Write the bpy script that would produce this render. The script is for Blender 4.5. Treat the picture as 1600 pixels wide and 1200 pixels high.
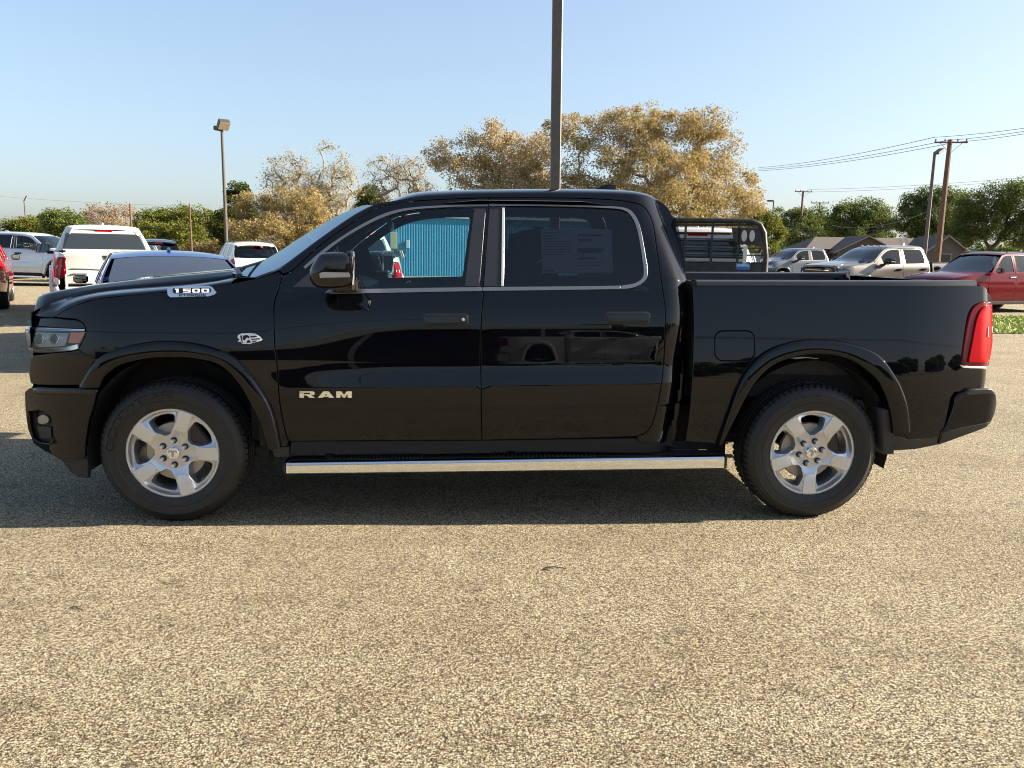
import bpy, bmesh, math, random
import numpy as np
from mathutils import Vector, Matrix
from mathutils.geometry import delaunay_2d_cdt

for o in list(bpy.data.objects): bpy.data.objects.remove(o)
scene = bpy.context.scene
COL = scene.collection

# ------------------------------------------------------------------ camera, light, exposure
CF, CPITCH, CROLL, CH = 1241.8, 0.166, 0.017, 1.55      # focal length (in 1600 px widths), pitch, roll, eye height
cam_d = bpy.data.cameras.new('camera'); cam = bpy.data.objects.new('camera', cam_d); COL.objects.link(cam)
cam_d.sensor_fit = 'HORIZONTAL'; cam_d.sensor_width = 36.0; cam_d.lens = 36.0 * CF / 1600.0
cam_d.clip_start = 0.05; cam_d.clip_end = 3000
_cp, _sp, _c, _s = math.cos(CPITCH), math.sin(CPITCH), math.cos(CROLL), math.sin(CROLL)
FW = Vector((0, _cp, -_sp)); _up0 = Vector((0, _sp, _cp)); _rt0 = Vector((1, 0, 0))
RT = _c*_rt0 + _s*_up0; UP = -_s*_rt0 + _c*_up0
m = Matrix.Identity(4)
for i in range(3): m[i][0] = RT[i]; m[i][1] = UP[i]; m[i][2] = -FW[i]
m[2][3] = CH
cam.matrix_world = m
scene.camera = cam

SUN_EL = math.radians(24.0); SUN_AZ = math.radians(4.6)     # azimuth from +X towards +Y
world = bpy.data.worlds.new("World"); scene.world = world; world.use_nodes = True
wn = world.node_tree.nodes; wl = world.node_tree.links
bg = wn['Background']; sky = wn.new('ShaderNodeTexSky'); sky.sky_type = 'NISHITA'; sky.sun_disc = False
sky.sun_elevation = SUN_EL; sky.sun_rotation = math.radians(90) - SUN_AZ
sky.altitude = 0; sky.air_density = 1.0; sky.dust_density = 2.0; sky.ozone_density = 4.0
gm = wn.new('ShaderNodeGamma'); gm.inputs['Gamma'].default_value = 0.65       # a camera's softer contrast, the same over the whole sky
wl.new(sky.outputs[0], gm.inputs[0]); wl.new(gm.outputs[0], bg.inputs[0]); bg.inputs[1].default_value = 0.106
sun_d = bpy.data.lights.new('sun', 'SUN'); sun_d.energy = 5.0; sun_d.angle = math.radians(0.5); sun_d.color = (1.0, 0.89, 0.73)
sun = bpy.data.objects.new('sun', sun_d); COL.objects.link(sun)
sdir = Vector((math.cos(SUN_AZ)*math.cos(SUN_EL), math.sin(SUN_AZ)*math.cos(SUN_EL), math.sin(SUN_EL)))
sun.rotation_euler = sdir.to_track_quat('Z', 'Y').to_euler(); sun.location = sdir*60
vs = scene.view_settings; vs.view_transform = 'Standard'; vs.look = 'None'; vs.gamma = 1; vs.use_curve_mapping = False; vs.exposure = 1.9
scene.render.engine = 'CYCLES'; scene.cycles.pixel_filter_type = 'BLACKMAN_HARRIS'; scene.cycles.filter_width = 1.05
scene.cycles.max_bounces = 8; scene.cycles.transparent_max_bounces = 16; scene.cycles.glossy_bounces = 5
scene.cycles.caustics_reflective = False; scene.cycles.caustics_refractive = False

# ------------------------------------------------------------------ small helpers
def lk(o, parent=None):
    COL.objects.link(o)
    if parent is not None: o.parent = parent
    return o
def tag(o, label=None, cat=None, group=None, kind=None):
    if label: o['label'] = label
    if cat: o['category'] = cat
    if group: o['group'] = group
    if kind: o['kind'] = kind
    return o
def empty(name, loc=(0,0,0), rz=0.0, parent=None):
    o = bpy.data.objects.new(name, None); o.empty_display_size = .2
    o.location = loc; o.rotation_euler = (0,0,rz)
    return lk(o, parent)
def mesh_obj(name, verts, faces, mat, parent=None, smooth=True, normals=None, sharp=None, loc=None):
    me = bpy.data.meshes.new(name)
    me.from_pydata([tuple(v) for v in verts], [], [tuple(f) for f in faces]); me.update()
    mats = mat if isinstance(mat, (list, tuple)) else [mat]
    for q in mats: me.materials.append(q)
    if smooth: me.polygons.foreach_set('use_smooth', [True]*len(me.polygons))
    if normals is not None: me.normals_split_custom_set_from_vertices([tuple(n) for n in normals])
    elif smooth and sharp is not None: me.set_sharp_from_angle(angle=math.radians(sharp))
    o = bpy.data.objects.new(name, me)
    if loc is not None: o.location = loc
    return lk(o, parent)
class MB:
    """collects simple shapes into one mesh"""
    def __init__(s): s.v = []; s.f = []
    def add(s, vs_, fs_):
        b = len(s.v); s.v += [tuple(v) for v in vs_]; s.f += [tuple(b+i for i in f) for f in fs_]; return s
    def box(s, x0, x1, y0, y1, z0, z1, bev=0.0):
        if bev > 0:
            b = bev
            pts = []
            prof = [(x0+b,y0),(x1-b,y0),(x1,y0+b),(x1,y1-b),(x1-b,y1),(x0+b,y1),(x0,y1-b),(x0,y0+b)]
            cx, cy = (x0+x1)/2, (y0+y1)/2
            def ins(p):
                return (p[0]+(b if p[0] < cx else -b)*(1 if abs(p[0]-cx) > 1e-9 else 0), p[1]+(b if p[1] < cy else -b))
            n = 8
            rings = [([ins(p) for p in prof], z0), (prof, z0+b), (prof, z1-b), ([ins(p) for p in prof], z1)]
            for r, z in rings: pts += [(p[0], p[1], z) for p in r]
            fs = []
            for k in range(3):
                for i in range(n):
                    j = (i+1) % n; fs.append((k*n+i, k*n+j, (k+1)*n+j, (k+1)*n+i))
            fs.append(tuple(range(n))[::-1]); fs.append(tuple(3*n+i for i in range(n)))
            return s.add(pts, fs)
        return s.add([(x0,y0,z0),(x1,y0,z0),(x1,y1,z0),(x0,y1,z0),(x0,y0,z1),(x1,y0,z1),(x1,y1,z1),(x0,y1,z1)],
                     [(3,2,1,0),(4,5,6,7),(0,1,5,4),(1,2,6,5),(2,3,7,6),(3,0,4,7)])
    def tube(s, pts, r, n=6, cap=True):
        pts = [Vector(p) for p in pts]; rs = r if isinstance(r, (list, tuple)) else [r]*len(pts)
        vs_ = []; fs = []
        for k, p in enumerate(pts):
            d = (pts[min(k+1, len(pts)-1)] - pts[max(k-1, 0)]).normalized()
            a = d.cross(Vector((0,0,1)));
            if a.length < 1e-3: a = d.cross(Vector((1,0,0)))
            a.normalize(); b = d.cross(a)
            for i in range(n):
                t = 2*math.pi*(i+.5)/n
                vs_.append(p + rs[k]*(math.cos(t)*a + math.sin(t)*b))
        for k in range(len(pts)-1):
            for i in range(n):
                j = (i+1) % n; fs.append((k*n+i, (k+1)*n+i, (k+1)*n+j, k*n+j))
        if cap: fs.append(tuple(range(n))); fs.append(tuple((len(pts)-1)*n+i for i in range(n))[::-1])
        return s.add(vs_, fs)
    def obj(s, name, mat, parent=None, smooth=False, sharp=35, loc=None):
        return mesh_obj(name, s.v, s.f, mat, parent, smooth, None, sharp if smooth else None, loc)
def cr(pts, n=6):
    """open Catmull-Rom curve through points"""
    P_ = [np.array(p, float) for p in pts]; out = []
    for i in range(len(P_)-1):
        p0 = P_[i-1] if i > 0 else 2*P_[0]-P_[1]; p1 = P_[i]; p2 = P_[i+1]
        p3 = P_[i+2] if i+2 < len(P_) else 2*P_[-1]-P_[-2]
        for k in range(n):
            t = k/n
            out.append(.5*((2*p1)+(-p0+p2)*t+(2*p0-5*p1+4*p2-p3)*t*t+(-p0+3*p1-3*p2+p3)*t**3))
    out.append(P_[-1])
    return [tuple(q) for q in out]
def loft(name, rows, mat, parent=None, flip=False, sharp=40, closed=False, smooth=True, caps=False):
    n = len(rows[0]); v = [p for r in rows for p in r]; f = []
    for k in range(len(rows)-1):
        for i in range(n if closed else n-1):
            j = (i+1) % n
            q = (k*n+i, k*n+j, (k+1)*n+j, (k+1)*n+i)
            f.append(q[::-1] if flip else q)
    if caps:
        a = tuple(range(n)); b = tuple((len(rows)-1)*n+i for i in range(n))
        f.append(a if flip else a[::-1]); f.append(b[::-1] if flip else b)
    return mesh_obj(name, v, f, mat, parent, smooth, None, sharp if smooth else None)
def at(px, py, Y):
    d = FW*CF + RT*(px-800) - UP*(py-600); k = Y/d.y
    return Vector((0,0,CH)) + d*k
def children(o): return list(o.children)
def copy_tree(o, parent=None, swap=None, skip=()):
    c = o.copy(); COL.objects.link(c)
    if parent is not None: c.parent = parent
    if swap and c.type == 'MESH':
        for i, sl in enumerate(c.material_slots):
            if sl.material and sl.material.name in swap:
                nm = sl.material.name; sl.link = 'OBJECT'; sl.material = swap[nm]
    for ch in children(o):
        if ch.name.split('.')[0] in skip: continue
        copy_tree(ch, c, swap, skip)
    return c

# ------------------------------------------------------------------ materials
def mat(name, col, rough=.5, metal=0.0, spec=None, coat=0.0, emit=None, alpha=None):
    m_ = bpy.data.materials.new(name); m_.use_nodes = True
    b = m_.node_tree.nodes['Principled BSDF']
    b.inputs['Base Color'].default_value = (*col, 1); b.inputs['Roughness'].default_value = rough; b.inputs['Metallic'].default_value = metal
    if spec is not None: b.inputs['Specular IOR Level'].default_value = spec
    if coat: b.inputs['Coat Weight'].default_value = coat; b.inputs['Coat Roughness'].default_value = .02
    return m_
def noisy(m_, scale, amount, coord='Object', rough_amt=0.0, bump=0.0, bscale=None, detail=4):
    """grain and wear on a principled material: colour multiplied by noise, optional bump"""
    nt = m_.node_tree; b = nt.nodes['Principled BSDF']
    tc = nt.nodes.new('ShaderNodeTexCoord'); nz = nt.nodes.new('ShaderNodeTexNoise'); nz.inputs['Scale'].default_value = scale; nz.inputs['Detail'].default_value = detail
    nt.links.new(tc.outputs[coord], nz.inputs['Vector'])
    mr = nt.nodes.new('ShaderNodeMapRange'); mr.inputs['From Min'].default_value = .25; mr.inputs['From Max'].default_value = .75
    mr.inputs['To Min'].default_value = 1-amount; mr.inputs['To Max'].default_value = 1+amount
    nt.links.new(nz.outputs['Fac'], mr.inputs['Value'])
    mx = nt.nodes.new('ShaderNodeMix'); mx.data_type = 'RGBA'; mx.blend_type = 'MULTIPLY'; mx.inputs['Factor'].default_value = 1
    mx.inputs['A'].default_value = b.inputs['Base Color'].default_value
    nt.links.new(mr.outputs[0], mx.inputs['B']); nt.links.new(mx.outputs['Result'], b.inputs['Base Color'])
    if bump:
        n2 = nt.nodes.new('ShaderNodeTexNoise'); n2.inputs['Scale'].default_value = bscale or scale*3; nt.links.new(tc.outputs[coord], n2.inputs['Vector'])
        bp = nt.nodes.new('ShaderNodeBump'); bp.inputs['Strength'].default_value = bump; bp.inputs['Distance'].default_value = .01
        nt.links.new(n2.outputs['Fac'], bp.inputs['Height']); nt.links.new(bp.outputs[0], b.inputs['Normal'])
    return m_
def glass(name, tint, rough=0.0, ior=1.5, coat=(1,1,1)):
    m_ = bpy.data.materials.new(name); m_.use_nodes = True; nt = m_.node_tree; nt.nodes.clear()
    out = nt.nodes.new('ShaderNodeOutputMaterial'); mx = nt.nodes.new('ShaderNodeMixShader'); fr = nt.nodes.new('ShaderNodeFresnel'); fr.inputs[0].default_value = ior
    tr = nt.nodes.new('ShaderNodeBsdfTransparent'); tr.inputs[0].default_value = (*tint, 1)
    gl = nt.nodes.new('ShaderNodeBsdfGlossy'); gl.inputs['Roughness'].default_value = rough; gl.inputs[0].default_value = (*coat, 1)
    nt.links.new(fr.outputs[0], mx.inputs[0]); nt.links.new(tr.outputs[0], mx.inputs[1]); nt.links.new(gl.outputs[0], mx.inputs[2]); nt.links.new(mx.outputs[0], out.inputs[0])
    return m_
M = {}
M['paint'] = mat('black_paint', (.0022,.0025,.004), .015, spec=.37)
M['black_gloss'] = mat('black_gloss', (.006,.006,.007), .06)
M['black_satin'] = mat('black_satin', (.018,.018,.02), .32)
M['black_matte'] = noisy(mat('black_plastic', (.02,.02,.021), .6), 60, .25)
M['dark'] = mat('dark_lining', (.007,.007,.008), .8)
M['cabin'] = mat('cabin_trim', (.018,.02,.024), .6)
M['cabin_light'] = mat('cabin_headliner', (.09,.09,.1), .85)
M['chrome'] = mat('chrome', (.82,.83,.85), .05, 1.0)
M['bar_chrome'] = noisy(mat('bar_chrome', (.8,.81,.83), .12, 1.0), 30, .05)
M['trim'] = mat('satin_trim', (.24,.235,.23), .28, .85)
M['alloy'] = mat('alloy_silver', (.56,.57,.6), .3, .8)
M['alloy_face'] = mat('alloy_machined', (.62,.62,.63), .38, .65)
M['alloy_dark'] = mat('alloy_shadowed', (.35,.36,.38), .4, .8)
M['steel'] = mat('brake_steel', (.35,.33,.31), .45, .9)
M['rubber'] = noisy(mat('rubber', (.0075,.0075,.0078), .55), 25, .3)
M['glass_clear'] = glass('glass_clear', (.66,.82,.86))
M['glass_dark'] = glass('glass_privacy', (.23,.255,.28))
M['glass_shield'] = glass('glass_windshield', (.58,.72,.76), 0.0, 2.0)
M['glass_coated'] = glass('glass_coated_windshield', (.58,.72,.76), 0.0, 14.0, (.84,.97,1.0))      # sky sheen put into the glass: reflection raised and tinted cyan
M['glass_fast'] = mat('sky_toned_rear_glass', (.030,.038,.056), .2, coat=.5)  # blue grey base colour stands in for sky reflected in the sloping glass
M['bright_trim'] = mat('bright_trim', (.72,.69,.62), .32, .5)
M['signal'] = mat('signal_lens', (.36,.35,.34), .15)
M['lens'] = glass('clear_lens', (.9,.92,.94))
M['lamp_silver'] = mat('lamp_silver', (.80,.83,.87), .16, .45)
M['mirror'] = mat('mirror_glass', (.85,.88,.88), .01, 1.0)
M['red_lens'] = mat('red_lens', (.30,.0002,.003), .10, spec=.10)
M['red_deep'] = mat('red_lens_dark', (.10,.0005,.004), .08, spec=.2)
M['amber'] = mat('amber_reflector', (.95,.30,.13), .25)
M['white_lens'] = mat('white_lens', (.75,.74,.72), .15)
M['badge_blue'] = mat('badge_brushed', (.6,.64,.72), .22, .9)
M['white_print'] = mat('white_print', (.72,.72,.76), .4)
M['paper'] = noisy(mat('paper', (.84,.88,.86), .8), 4, .05)
M['ink'] = mat('ink_grey', (.12,.14,.14), .8)
M['white_paint'] = mat('white_paint', (.53,.515,.48), .12, coat=.6)
M['silver_paint'] = mat('silver_paint', (.52,.55,.60), .25, .35, coat=.6)
M['tan_paint'] = mat('tan_paint', (.125,.112,.10), .25, .35, coat=.6)
M['gray_paint'] = mat('blue_gray_paint', (.05,.062,.08), .25, .35, coat=.6)
M['red_paint'] = mat('red_paint', (.10,.004,.010), .15, .0, spec=.3)
M['bright_red_paint'] = mat('bright_red_paint', (.30,.006,.012), .12, coat=.8)
M['blue_paint'] = mat('blue_paint', (.02,.055,.20), .12, .35, coat=.8)
M['dark_paint'] = mat('charcoal_paint', (.012,.014,.02), .1, coat=.5)
M['blue_plate'] = mat('blue_plate', (.03,.16,.42), .4)
M['worn_black'] = noisy(mat('worn_black_steel', (.022,.02,.018), .5), 9, .6, bump=.1)
M['white_primer'] = mat('white_bracket', (.66,.63,.56), .5)
M['led'] = mat('led_lens', (.52,.5,.47), .2)
M['bronze'] = noisy(mat('bronze_pole_paint', (.085,.07,.06), .45), 14, .18)
M['fixture'] = mat('fixture_brown', (.05,.042,.036), .5)
M['fixture_face'] = mat('fixture_lens', (.42,.34,.24), .35)
M['wood_pole'] = noisy(mat('creosote_wood', (.13,.066,.04), .8), 20, .35, bump=.3)
M['wire'] = mat('wire', (.10,.11,.12), .6)
M['insulator'] = mat('insulator', (.16,.12,.1), .35)
M['sign_green'] = mat('sign_green', (.02,.16,.12), .5)
M['asphalt_patch'] = mat('patch', (.03,.03,.03), .8)
# ------------------------------------------------------------------ ground
def ground_material():
    m_ = bpy.data.materials.new('chip_seal'); m_.use_nodes = True; nt = m_.node_tree; N = nt.nodes; L = nt.links
    b = N['Principled BSDF']; b.inputs['Roughness'].default_value = .85; b.inputs['Specular IOR Level'].default_value = .25
    tc = N.new('ShaderNodeTexCoord')
    def noise(scale, detail=4, rough=.5):
        n = N.new('ShaderNodeTexNoise'); n.inputs['Scale'].default_value = scale; n.inputs['Detail'].default_value = detail; n.inputs['Roughness'].default_value = rough
        L.new(tc.outputs['Object'], n.inputs['Vector']); return n
    def ramp(src, stops, interp='LINEAR'):
        r = N.new('ShaderNodeValToRGB'); r.color_ramp.interpolation = interp
        e = r.color_ramp.elements
        while len(e) < len(stops): e.new(.5)
        for k, (p, c) in enumerate(stops): e[k].position = p; e[k].color = (*c, 1) if len(c) == 3 else c
        L.new(src, r.inputs[0]); return r
    def mix(a, b_, f, mode='MIX'):
        x = N.new('ShaderNodeMix'); x.data_type = 'RGBA'; x.blend_type = mode
        for s, k in ((a, 'A'), (b_, 'B')):
            if hasattr(s, 'links'): L.new(s, x.inputs[k])
            else: x.inputs[k].default_value = (*s, 1)
        if hasattr(f, 'links'): L.new(f, x.inputs['Factor'])
        else: x.inputs['Factor'].default_value = f
        return x.outputs['Result']
    # stones of two sizes in dark binder, its colour also standing in for shade in the gaps
    warp = noise(140, 3, .6)
    wv = N.new('ShaderNodeMix'); wv.data_type = 'RGBA'; wv.blend_type = 'ADD'; wv.inputs['Factor'].default_value = .0075
    L.new(tc.outputs['Object'], wv.inputs['A']); L.new(warp.outputs['Color'], wv.inputs['B'])
    def cells(scale):
        v = N.new('ShaderNodeTexVoronoi'); v.voronoi_dimensions = '2D'; v.feature = 'F1'; v.inputs['Scale'].default_value = scale; v.inputs['Randomness'].default_value = 1.0
        L.new(wv.outputs['Result'], v.inputs['Vector']); sp = N.new('ShaderNodeSeparateColor'); L.new(v.outputs['Color'], sp.inputs[0]); return v, sp
    def math_(op, a_, b_):
        q = N.new('ShaderNodeMath'); q.operation = op; q.use_clamp = False
        for i_, s_ in enumerate((a_, b_)):
            if hasattr(s_, 'links'): L.new(s_, q.inputs[i_])
            else: q.inputs[i_].default_value = s_
        return q.outputs[0]
    PAL = [(0,(.065,.038,.022)), (.10,(.14,.095,.055)), (.22,(.29,.23,.135)), (.42,(.42,.36,.225)), (.66,(.52,.462,.31)), (.88,(.62,.575,.43)), (.97,(.30,.17,.09)), (1,(.27,.25,.23))]
    def layer(scale, lo, hi):
        v, sp = cells(scale)
        d = math_('ADD', v.outputs['Distance'], math_('MULTIPLY', sp.outputs[2], .22))       # stones differ in size
        return sp, ramp(d, [(0,(1,1,1)), (lo,(1,1,1)), (hi,(0,0,0)), (1,(0,0,0))]), ramp(d, [(0,(1,1,1)), (.3,(.86,.86,.86)), (hi,(0,0,0)), (1,(0,0,0))], 'EASE')
    big = noise(.9, 5, .6); med = noise(5, 6, .7); fine = noise(48, 4, .65)
    s1, m1, h1 = layer(108, .41, .53); s2, m2, h2 = layer(215, .44, .60)
    c1 = ramp(s1.outputs[0], PAL); c2 = ramp(s2.outputs[0], PAL)
    keep1 = ramp(s1.outputs[1], [(0,(0,0,0)), (.30,(0,0,0)), (.36,(1,1,1)), (1,(1,1,1))])     # some large stones are missing, small ones show there
    k1 = mix(m1.outputs[0], keep1.outputs[0], 1.0, 'MULTIPLY')
    bare = ramp(fine.outputs['Fac'], [(0,(0,0,0)), (.38,(.0,.0,.0)), (.49,(1,1,1)), (1,(1,1,1))])
    bare2 = ramp(med.outputs['Fac'], [(0,(.0,.0,.0)), (.34,(.35,.35,.35)), (.47,(1,1,1)), (1,(1,1,1))])
    low = mix((.016,.010,.005), c2.outputs[0], mix(mix(m2.outputs[0], bare.outputs[0], .8, 'MULTIPLY'), bare2.outputs[0], .6, 'MULTIPLY'))
    col = mix(low, c1.outputs[0], mix(k1, bare2.outputs[0], .35, 'MULTIPLY'))
    wear = ramp(big.outputs['Fac'], [(0,(.74,.71,.68)), (.38,(.90,.88,.86)), (.55,(1,1,1)), (1,(1.0,.99,.96))])
    col = mix(col, wear.outputs[0], 1.0, 'MULTIPLY')
    # faint drag of wheels along the lane and a few old drips
    mp_ = N.new('ShaderNodeMapping'); mp_.inputs['Scale'].default_value = (.22, 1.9, 1); mp_.inputs['Rotation'].default_value = (0, 0, .07); L.new(tc.outputs['Object'], mp_.inputs['Vector'])
    tn = N.new('ShaderNodeTexNoise'); tn.inputs['Scale'].default_value = 1.0; tn.inputs['Detail'].default_value = 4; L.new(mp_.outputs[0], tn.inputs['Vector'])
    track = ramp(tn.outputs['Fac'], [(0,(.88,.87,.85)), (.36,(.91,.90,.88)), (.52,(1,1,1)), (1,(1.0,1.0,1.0))]); col = mix(col, track.outputs[0], 1.0, 'MULTIPLY')
    dv = N.new('ShaderNodeTexVoronoi'); dv.voronoi_dimensions = '2D'; dv.inputs['Scale'].default_value = .75; L.new(wv.outputs['Result'], dv.inputs['Vector'])
    dd_ = math_('ADD', dv.outputs['Distance'], math_('MULTIPLY', fine.outputs['Fac'], .10))
    drip = ramp(dd_, [(0,(.55,.53,.51)), (.07,(.65,.63,.61)), (.11,(1,1,1)), (1,(1,1,1))]); col = mix(col, drip.outputs[0], .45, 'MULTIPLY')
    L.new(col, b.inputs['Base Color'])
    hh = mix(h2.outputs[0], h1.outputs[0], k1)
    bp = N.new('ShaderNodeBump'); bp.inputs['Strength'].default_value = .7; bp.inputs['Distance'].default_value = .0045
    L.new(hh, bp.inputs['Height'])
    bp2 = N.new('ShaderNodeBump'); bp2.inputs['Strength'].default_value = .30; bp2.inputs['Distance'].default_value = .02
    L.new(noise(28, 3).outputs['Fac'], bp2.inputs['Height']); L.new(bp.outputs[0], bp2.inputs['Normal']); L.new(bp2.outputs[0], b.inputs['Normal'])
    return m_
M['ground'] = ground_material()
def ground_sheet():
    # finer near the camera, one sheet to the horizon
    xs = [-1500,-500,-150,-60,-25,-10,0,10,25,60,150,500,1500]
    v = [(x, y, 0.0) for y in xs for x in xs]; n = len(xs)
    f = [(j*n+i, j*n+i+1, (j+1)*n+i+1, (j+1)*n+i) for j in range(n-1) for i in range(n-1)]
    tag(mesh_obj('ground', v, f, M['ground'], None, False), 'tan chip seal parking lot surface with dark flecks', 'ground', kind='structure')
ground_sheet()
# ------------------------------------------------------------------ pickup: side surface measured from the photo
# pickup axes: x rearward from the front axle, y across (near / driver's side negative), z up
TX, TY, TYAW = -1.8854, 4.3042, .0705
T_a = Vector((math.cos(TYAW), math.sin(TYAW), 0)); T_in = Vector((-math.sin(TYAW), math.cos(TYAW), 0))
T_F = Vector((TX, TY, 0))                       # foot of the front hub on the rim plane (half width 1.0)
def S_plane(px, py, w):
    d = FW*CF + RT*(px-800) - UP*(py-600); o = Vector((0,0,CH)) - T_F + T_in*(w-1.0)
    k = -(o.dot(T_in))/d.dot(T_in); q = o + k*d
    return q.dot(T_a), q.z
ZT = np.linspace(.2, 2.1, 951)
def integ(tab, zref, wref):
    zz = [a for a, _ in tab]; tt = [b for _, b in tab]
    sl = -np.tan(np.radians(np.interp(ZT, zz, tt))); w = np.concatenate([[0], np.cumsum((sl[1:]+sl[:-1])/2*(ZT[1]-ZT[0]))])
    return w - np.interp(zref, ZT, w) + wref
TAB_D = integ([(.2,-12),(.49,-5),(.60,-2.5),(.657,-1),(.661,-38),(.673,-38),(.677,1),(.75,2),(.797,3.0),(.803,14.5),(.86,14),(.885,12),(.905,6),(.93,3.4),(1.05,3.2),(1.11,4.2),(1.15,6.8),(1.20,12),(1.26,19),(1.33,24),(1.5,24)], .80, 1.02)
TAB_F = integ([(.2,-12),(.49,-5),(.60,-2.5),(.66,0),(.80,1.5),(.92,2.6),(.98,3.6),(1.02,6.5),(1.08,9),(1.15,12),(1.22,17),(1.30,27),(1.5,30)], .80, 1.02)
TAB_B = integ([(.2,-12),(.49,-4),(.60,-2),(.70,0),(.78,2),(.84,4.5),(.90,6.6),(.98,8.2),(1.1,9.5),(1.2,11),(1.30,13),(1.36,17),(1.40,26),(1.5,30)], .80, 1.02)
RAKE = .019
def sstep(a, b, x):
    t = min(1, max(0, (x-a)/(b-a))); return t*t*(3-2*t)
def W_low(s, z):
    ze = z - RAKE*(s-1.7)
    d = float(np.interp(ze, ZT, TAB_D)); f = float(np.interp(ze, ZT, TAB_F))
    k = sstep(.30, 1.35, s); w = f*(1-k) + d*k
    if s < -.25: w -= .165*((-s-.25)/.55)**2.0
    return w
W_BELT = 1.335
def W_cab(s, z):
    zb = W_BELT + .02*(s-1.7)
    if z <= zb: w = W_low(s, z)
    else:
        h = z - zb; w = W_low(s, zb) - .006 - .36*h - .16*h*h
    r = .17; se = 2.93 - max(0, z-1.40)*.33 - max(0, 1.15-z)*.12
    d = s - (se - r)
    if d > 0:
        d = min(d, r*.93); w -= r*(1-math.sqrt(1-(d/r)**2))
    return w
def W_bed(s, z):
    w = float(np.interp(z - RAKE*(s-1.7), ZT, TAB_B))
    if s > 4.15: w -= .075*min(1.3, (s-4.15)/.55)**2
    return w - corner(s, 4.775, .075)
def corner(s, se, r):
    d = s-(se-r)
    if d <= 0: return 0.0
    d = min(d, .95*r); return r*(1-math.sqrt(1-(d/r)**2))
def W_bmp(s, z):
    w = float(np.interp(z - RAKE*(s-1.7), ZT, TAB_B)) - .015
    if s > 4.3: w -= .03*((s-4.3)/.5)**2
    return w - corner(s, 4.885, .16)
def solve(px, py, Wf, off=0.0):
    w = 1.0
    for _ in range(9):
        s, z = S_plane(px, py, w); w = .5*w + .5*(Wf(s, z)+off)
    return s, z
def pxs(pts, Wf, off=0.0): return [solve(x, y, Wf, off) for x, y in pts]
def nrm(Wf, s, z, e=.0012):
    ds = (Wf(s+e, z)-Wf(s-e, z))/(2*e); dz = (Wf(s, z+e)-Wf(s, z-e))/(2*e)
    v = Vector((-ds, -1, -dz)); v.normalize(); return v      # outward on the near side (y = -w)
def area2(p): return .5*sum(p[i][0]*p[(i+1)%len(p)][1]-p[(i+1)%len(p)][0]*p[i][1] for i in range(len(p)))
def resample(p, step):
    out = []
    for i in range(len(p)):
        a, b = p[i], p[(i+1)%len(p)]; L = math.hypot(b[0]-a[0], b[1]-a[1])
        n = max(1, int(math.ceil(L/step)))
        if L < 1e-5: continue
        for k in range(n): out.append((a[0]+(b[0]-a[0])*k/n, a[1]+(b[1]-a[1])*k/n))
    return out
def inset(p, d):
    n = len(p); out = []
    for i in range(n):
        a, b, c = p[i-1], p[i], p[(i+1)%n]
        e1 = Vector((b[0]-a[0], b[1]-a[1])); e2 = Vector((c[0]-b[0], c[1]-b[1]))
        if e1.length < 1e-7 or e2.length < 1e-7: out.append(b); continue
        e1.normalize(); e2.normalize(); n1 = Vector((-e1.y, e1.x)); n2 = Vector((-e2.y, e2.x))
        m_ = n1+n2
        if m_.length < .2: m_ = n1.copy()
        m_.normalize(); k = d/max(.35, m_.dot(n1)); out.append((b[0]+m_.x*k, b[1]+m_.y*k))
    return out
def pip(P_, poly):
    x, y = P_[:,0], P_[:,1]; ins = np.zeros(len(P_), bool); n = len(poly)
    for i in range(n):
        x1, y1 = poly[i]; x2, y2 = poly[(i+1)%n]
        if y1 == y2: continue
        c = ((y1 > y) != (y2 > y)) & (x < (x2-x1)*(y-y1)/(y2-y1)+x1); ins ^= c
    return ins
def edge_dist(P_, poly):
    d = np.full(len(P_), 1e9); n = len(poly)
    for i in range(n):
        a = np.array(poly[i]); b = np.array(poly[(i+1)%n]); ab = b-a; l2 = (ab**2).sum()
        if l2 < 1e-12: continue
        t = np.clip(((P_-a)@ab)/l2, 0, 1); q = a+t[:,None]*ab; d = np.minimum(d, np.hypot(*(P_-q).T))
    return d
CREASES = [.657,.667,.6765,.797,.800,.803]
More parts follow.
